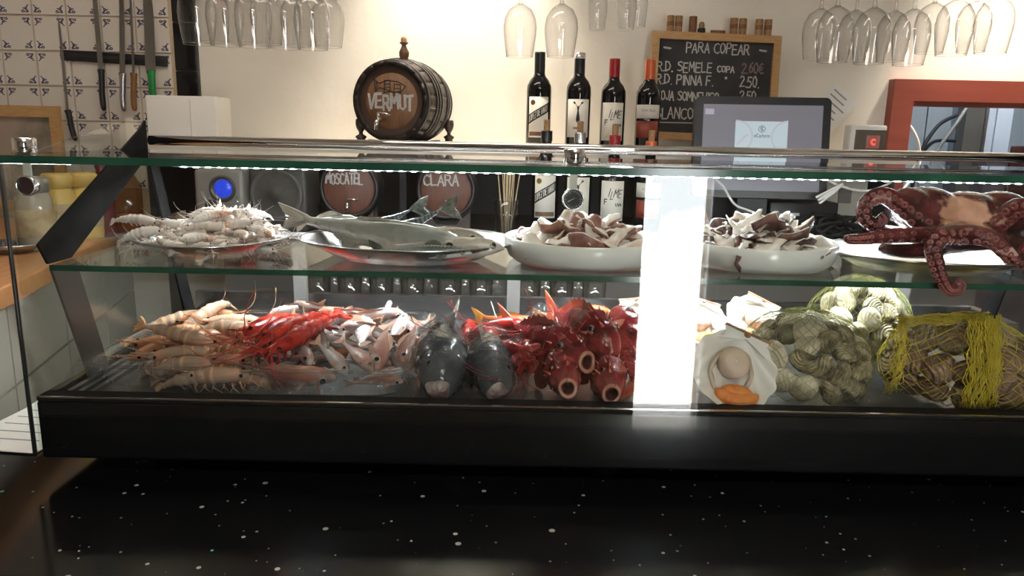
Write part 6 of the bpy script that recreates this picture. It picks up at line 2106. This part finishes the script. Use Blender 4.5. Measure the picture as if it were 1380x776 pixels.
def scallop_kit():
    R = .056
    def surf(u, v, off=0.):
        a = PI / 2 + .30 + (2 * PI - .60) * v
        wav = 1 + .022 * math.cos((v - .5) * 2 * PI * 11)
        mx, my = R * 1.10 * math.cos(a) * wav, R * math.sin(a) * wav
        ux, uy = 0., R * .93
        k = u ** .9
        x, y = ux + (mx - ux) * k, uy + (my - uy) * k
        rr = min(1, math.hypot(x / 1.1, y) / R)
        dome = -.017 * (1 - rr ** 2.4)
        rib = .0014 * u * math.cos((v - .5) * 2 * PI * 11)
        return (x, y, dome + rib + off)
    m = MB()
    m.grid(lambda u, v: surf(u, v), 16, 88)
    m.grid(lambda u, v: surf(u, 1 - v, -.0022), 16, 88)
    m.grid(lambda u, v: surf(1, v, -.0022 * u), 1, 88)
    # ears at the hinge
    for s in (-1, 1):
        ol = [(0, R * 1.02), (s * .033, R * 1.02), (s * .030, R * .80), (s * .034, R * .62), (s * .012, R * .78), (0, R * .86)]
        if s < 0: ol = ol[::-1]
        n = len(ol)
        m.add([(x, y, .0008) for x, y in ol] + [(x, y, -.0022) for x, y in ol], [tuple(range(n)), tuple(range(2 * n - 1, n - 1, -1))] + [(j, n + j, n + (j + 1) % n, (j + 1) % n) for j in range(n)], False)
    shell = m.mesh('shell', SHELLM)
    h = MB()
    h.box((0, R * 1.03, 0), (.068, .0035, .005))
    h.ell((0, R * .97, .002), (.005, .004, .003), 10, 6)
    hinge = h.mesh('hinge', HINGE)
    mt = MB().lathe([(.001, .018), (.014, .018), (.020, .015), (.0225, .008), (.021, -.004), (.016, -.010)], 28).mesh('meat', pm('scallop_meat', (.62, .47, .36), .25, col2=(.70, .56, .45), nscale=30, bump=.1, sss=.2))
    cr = MB()
    pts = [(.026 * math.cos(a) * 1.15, -.016 + .018 * math.sin(a), .0) for a in [PI * 1.08 + PI * .84 * k / 12 for k in range(13)]]
    cr.tube(pts, [.003, .006, .008, .0095, .0105, .011, .011, .011, .0105, .0095, .008, .006, .003], 12)
    cr.ell((0, -.022, -.002), (.024, .012, .009), 16, 8)
    coral = cr.mesh('coral', pm('orange_scallop_coral', (.72, .19, .03), .28, col2=(.78, .30, .08), nscale=60, bump=.3, bscale=150))
    frl = MB()
    frl.tube([(.028 * math.cos(a), .004 + .034 * math.sin(a) * 1.0, -.004 + .003 * math.sin(a * 7)) for a in [2 * PI * k / 40 for k in range(41)]], .0035, 6)
    return [('shell', shell), ('hinge', hinge), ('meat', mt), ('coral', coral), ('mantle_frill', frl.mesh('mantle_frill', pm('beige_frill', (.55, .42, .32), .3, col2=(.62, .50, .40), nscale=50)))]


sk = scallop_kit()


def put_scallop(bot, top, roll, label, s=1., group=None):
    bot, top = Vector(bot), Vector(top)
    yv = (top - bot).normalized()
    c = bot.lerp(top, .5)
    zc_ = Vector((0, -1, .3))
    z = (zc_ - yv * zc_.dot(yv)).normalized()
    x = yv.cross(z)
    M = Matrix((x, yv, z)).transposed().to_4x4()
    M.translation = c
    M = M @ Matrix.Rotation(roll, 4, 'Z') @ Matrix.Scale(s, 4)
    t = thing('scallop', label, 'scallop', group=group)
    t.matrix_world = M
    for nm, me in sk:
        o = link(nm, me, t)
        if nm == 'meat': o.location = (-.002, .010, -.010)
        if nm == 'coral': o.location, o.rotation_euler = (.010, -.006, -.006), (0, 0, .30)
        if nm == 'mantle_frill': o.location = (0, -.006, -.006)
    return t


put_scallop(at(986, 553, 1.022), at(992, 444, 1.085), -.30, 'open white scallop with orange coral standing at the front beside the clams', 1.06)
put_scallop(at(868, 470, 1.30), at(862, 402, 1.38), .15, 'white scallop half hidden behind the plum red fish', .95, 'scallops at the back')
put_scallop(at(945, 465, 1.28), at(945, 404, 1.37), -.1, 'white scallop at the back between two other scallops', .95, 'scallops at the back')
put_scallop(at(1018, 462, 1.28), at(1024, 402, 1.37), -.15, 'white scallop at the back beside the green net of clams', .98, 'scallops at the back')

# ---- clams
def clam_kit(L, ridge, nr, mats, fat=.30, name='valve'):
    def pt(u, v, s):
        a = 2 * PI * v
        mx, my = .5 * L * math.cos(a), .40 * L * math.sin(a)
        ux, uy = -.08 * L, .28 * L
        x, y = ux + (mx - ux) * u, uy + (my - uy) * u
        h = fat * L * math.sqrt(max(0, 1 - u ** 2.2))
        h *= (.9 + .1 * math.cos(a))
        rg = ridge * L * math.sin(u * nr * 2 * PI) * min(1, (1 - u) * 5 + .25) * min(1, u * 4)
        return (x, y, s * (h + rg))
    out = []
    for s in (1, -1):
        m = MB()
        m.grid(lambda u, v: pt(u if u > 0 else .001, v if s > 0 else 1 - v, s), 20 if nr < 9 else 34, 22)
        out.append((name, m.mesh(name, mats)))
    lg = MB().ell((-.08 * L, .30 * L, 0), (.10 * L, .03 * L, .03 * L), 8, 6)
    out.append(('ligament', lg.mesh('ligament', pm('dark_ligament', (.05, .03, .02), .5, col2=(.07, .045, .03), nscale=50))))
    return out


CL1 = pm('olive_beige_clam', (.46, .38, .24), .35, col2=(.13, .105, .065), nscale=45, lo=.42, hi=.62, det=6)
CL2 = pm('pale_beige_clam', (.62, .54, .39), .3, col2=(.44, .36, .23), nscale=30, lo=.5, hi=.8)
CL3 = pm('dark_grey_clam', (.12, .10, .07), .35, col2=(.34, .29, .20), nscale=40)
CK1 = pm('ridged_brown_clam', (.40, .26, .17), .4, col2=(.24, .14, .09), nscale=30)
CK2 = pm('ridged_beige_clam', (.50, .38, .25), .4, col2=(.32, .22, .14), nscale=30)
def ridged(m, L, sc, st):
    t_, N, K = m.node_tree, m.node_tree.nodes, m.node_tree.links
    b = N['Principled BSDF']
    tc = N.new('ShaderNodeTexCoord')
    mp = N.new('ShaderNodeMapping'); mp.inputs['Location'].default_value = (.08 * L, -.28 * L, 0)
    K.new(tc.outputs['Object'], mp.inputs[0])
    wv = N.new('ShaderNodeTexWave'); wv.wave_type = 'RINGS'; wv.rings_direction = 'SPHERICAL'; wv.inputs['Scale'].default_value = sc; wv.inputs['Distortion'].default_value = 1.2; wv.inputs['Detail Scale'].default_value = 2
    K.new(mp.outputs[0], wv.inputs['Vector'])
    bp = N.new('ShaderNodeBump'); bp.inputs['Strength'].default_value = st; bp.inputs['Distance'].default_value = .003
    K.new(wv.outputs['Fac'], bp.inputs['Height']); K.new(bp.outputs[0], b.inputs['Normal'])


for m in (CL1, CL3): ridged(m, .046, 95, .7)
ridged(CL2, .05, 80, .35)
for m in (CK1, CK2): ridged(m, .057, 75, 1.)
ck = [clam_kit(.046, .006, 7, CL1), clam_kit(.050, .004, 7, CL2), clam_kit(.043, .006, 7, CL3), clam_kit(.045, .006, 8, CL1)]
kk = [clam_kit(.058, .010, 11, CK1, .36), clam_kit(.056, .010, 11, CK2, .36), clam_kit(.052, .010, 10, CK1, .36)]


def put_clam(kit, M, label, group, name='clam'):
    t = thing(name, label, 'clam', group=group)
    t.matrix_world = M
    for nm, me in kit: link(nm, me, t)
    return t


def clam_heap(C, R, step, kits, label, group, seed, name='clam', zmin=None, weights=None, back=.35):
    rs = random.Random(seed)
    pts = []
    tries = 0
    while tries < 2600:
        tries += 1
        v = Vector((rs.gauss(0, 1), rs.gauss(0, 1), rs.gauss(0, 1)))
        if v.length < .1: continue
        v.normalize()
        if v.y > back or v.z < -.55: continue
        p = Vector((C[0] + v.x * R[0], C[1] + v.y * R[1], C[2] + v.z * R[2]))
        if p.z < (zmin or FLOORZ + .018): continue
        if any((p - q).length < step for q, _ in pts): continue
        pts.append((p, v))
    for p, v in pts:
        nrm = Vector((v.x / R[0], v.y / R[1], v.z / R[2])).normalized()
        nrm = (nrm + Vector((rs.uniform(-.6, .6), rs.uniform(-.6, .6), rs.uniform(-.6, .6)))).normalized()
        xd = Vector((rs.uniform(-1, 1), rs.uniform(-1, 1), rs.uniform(-1, 1)))
        put_clam(rs.choices(kits, weights)[0], frame_mat(p - v * .006, nrm.cross(xd), nrm), label, group, name)
    return len(pts)


def net_bag(C, R, nst, turns, rad, m, label, seed, band=None, knots=False):
    """diamond netting: strands spiralling both ways over the bag"""
    rs = random.Random(seed)
    t = thing('net_bag', label, 'net bag', (C[0], C[1], FLOORZ + .001))
    mb = MB()
    for s in (-1, 1):
        for k in range(nst):
            a0 = 2 * PI * k / nst
            pts = []
            for q in range(17):
                f = q / 16
                el = math.radians(-28 + 112 * f)
                a = a0 + s * turns * 2 * PI * f + .05 * noise.noise(Vector((k, f * 4, seed)))
                w_ = 1.03 + .05 * noise.noise(Vector((math.cos(a) * 2, math.sin(a) * 2, el * 2 + seed)))
                pts.append(((R[0]) * w_ * math.cos(el) * math.cos(a), (R[1]) * w_ * math.cos(el) * math.sin(a), max(C[2] - FLOORZ + R[2] * w_ * math.sin(el), .002)))
            mb.tube(pts, rad, 3)
    tag(mb.build('netting', m, t), kind='stuff')
    if band:
        for (bx0, by0, bx1, by1, Y0, Y1, w_, nn) in band:
            bm_ = MB()
            for k in range(nn):
                o = rs.uniform(-.5, .5)
                pts = []
                for q in range(11):
                    f = q / 10
                    bow = math.sin(PI * f)
                    p = Vector(at(bx0 + (bx1 - bx0) * f, by0 + (by1 - by0) * f, Y0 + (Y1 - Y0) * f))
                    p += Vector((o * w_ + rs.uniform(-.0035, .0035) + bow * .004 * math.sin(k) + .0055 * math.sin(f * 9 * PI / 2 + (k % 2) * PI + o * 3), -abs(rs.gauss(0, .003)) - .010 * bow + .008 * o * o, .004 * rs.uniform(-1, 1)))
                    if by0 == by1 or abs(bx1 - bx0) > abs(by1 - by0):
                        p += Vector((-o * w_, 0, o * w_))
                    pts.append(p - t.location)
                bm_.tube(pts, rad * 1.25, 3)
            tag(bm_.build('gathered_strands', m, t), kind='stuff')
    return t


GNET = pm('olive_green_net', (.22, .22, .04), .5, col2=(.30, .29, .07), nscale=60)
YNET = pm('bright_yellow_net', (.62, .46, .02), .5, col2=(.70, .56, .05), nscale=60)
C1, R1 = (.475, 1.155, FLOORZ + .045), (.092, .10, .070)
clam_heap(C1, R1, .027, ck, 'olive and beige clam inside the green net bag', 'clams in the green net', 4, weights=(4, 2, 2, 3))
net_bag(C1, (R1[0] + .010, R1[1] + .010, R1[2] + .012), 26, .32, .00045, GNET, 'olive green net bag stretched over clams beside the scallop', 1)
C2, R2 = (.655, 1.36, FLOORZ + .050), (.085, .07, .085)
clam_heap(C2, R2, .028, ck, 'pale clam inside the net bag behind the others', 'clams in the rear net', 5, weights=(3, 4, 1, 2), back=.0)
net_bag(C2, (R2[0] + .010, R2[1] + .010, R2[2] + .012), 24, .32, .00045, GNET, 'olive green net bag of clams under the octopus plate', 2)
C3, R3 = (.725, 1.15, FLOORZ + .045), (.105, .095, .066)
clam_heap(C3, R3, .035, kk, 'ridged brown clam inside the yellow net bag', 'ridged clams in the yellow net', 6, 'ridged_clam')
net_bag(C3, (R3[0] + .012, R3[1] + .012, R3[2] + .014), 26, .32, .00055, YNET, 'bright yellow net bag of ridged clams with a gathered band', 3,
        band=[(1198, 530, 1215, 430, 1.10, 1.12, .012, 15), (1212, 432, 1330, 425, 1.11, 1.11, .016, 24), (1324, 425, 1316, 546, 1.08, 1.035, .045, 64)])

# ---- cling film and plastic
def film(label, fn, nu, nv, base):
    t = thing('plastic_film', label, 'plastic film', base)
    m = MB()
    b = Vector(base)
    m.grid(lambda u, v: tuple(Vector(fn(u, v)) - b), nu, nv)
    m.build('sheet', FILM, t)


def f1(u, v):
    x = -.655 + .50 * u
    y = 1.033 + .050 * v
    z = FLOORZ + .003 + .048 * math.sin(PI / 2 * v) * (1 - .25 * u) + .004 * noise.noise(Vector((u * 14, v * 4, 0)))
    return (x - .01 * (1 - v) * (1 - u), y, z)
film('crumpled clear film along the front of the two trays', f1, 60, 10, (-.40, 1.05, FLOORZ))


def f2(u, v):
    x = -.145 + .215 * u
    y = 1.030 + .03 * v
    e = math.sin(PI * u * 2.2) ** 2
    return (x, y - .006 * e, FLOORZ + .003 + .020 * v * (1 - .4 * e) + .004 * noise.noise(Vector((u * 9, v * 4, 3))))
film('clear plastic wrap under the grey fish mouths', f2, 40, 8, (-.05, 1.04, FLOORZ))


def f3(u, v):
    x = .435 + .24 * u
    y = 1.018 + .05 * v
    e = math.sin(PI * min(max(u * 1.05, 0), 1)) ** .7
    return (x, y, FLOORZ + .004 + .040 * v * e + .005 * noise.noise(Vector((u * 10, v * 5, 7))))
film('crumpled grey clear plastic in front of the clam nets', f3, 40, 12, (.55, 1.03, FLOORZ))


def f4(u, v):
    x = .005 + .13 * u
    y = 1.40 + .03 * v
    e = math.sin(PI * u) ** .6
    return (x, y - .05 * e * (1 - v), FLOORZ + .004 + .075 * e * math.sin(PI * v * .9) + .006 * noise.noise(Vector((u * 8, v * 5, 9))))
film('bunched clear plastic behind the orange-red fish', f4, 30, 12, (.07, 1.41, FLOORZ))
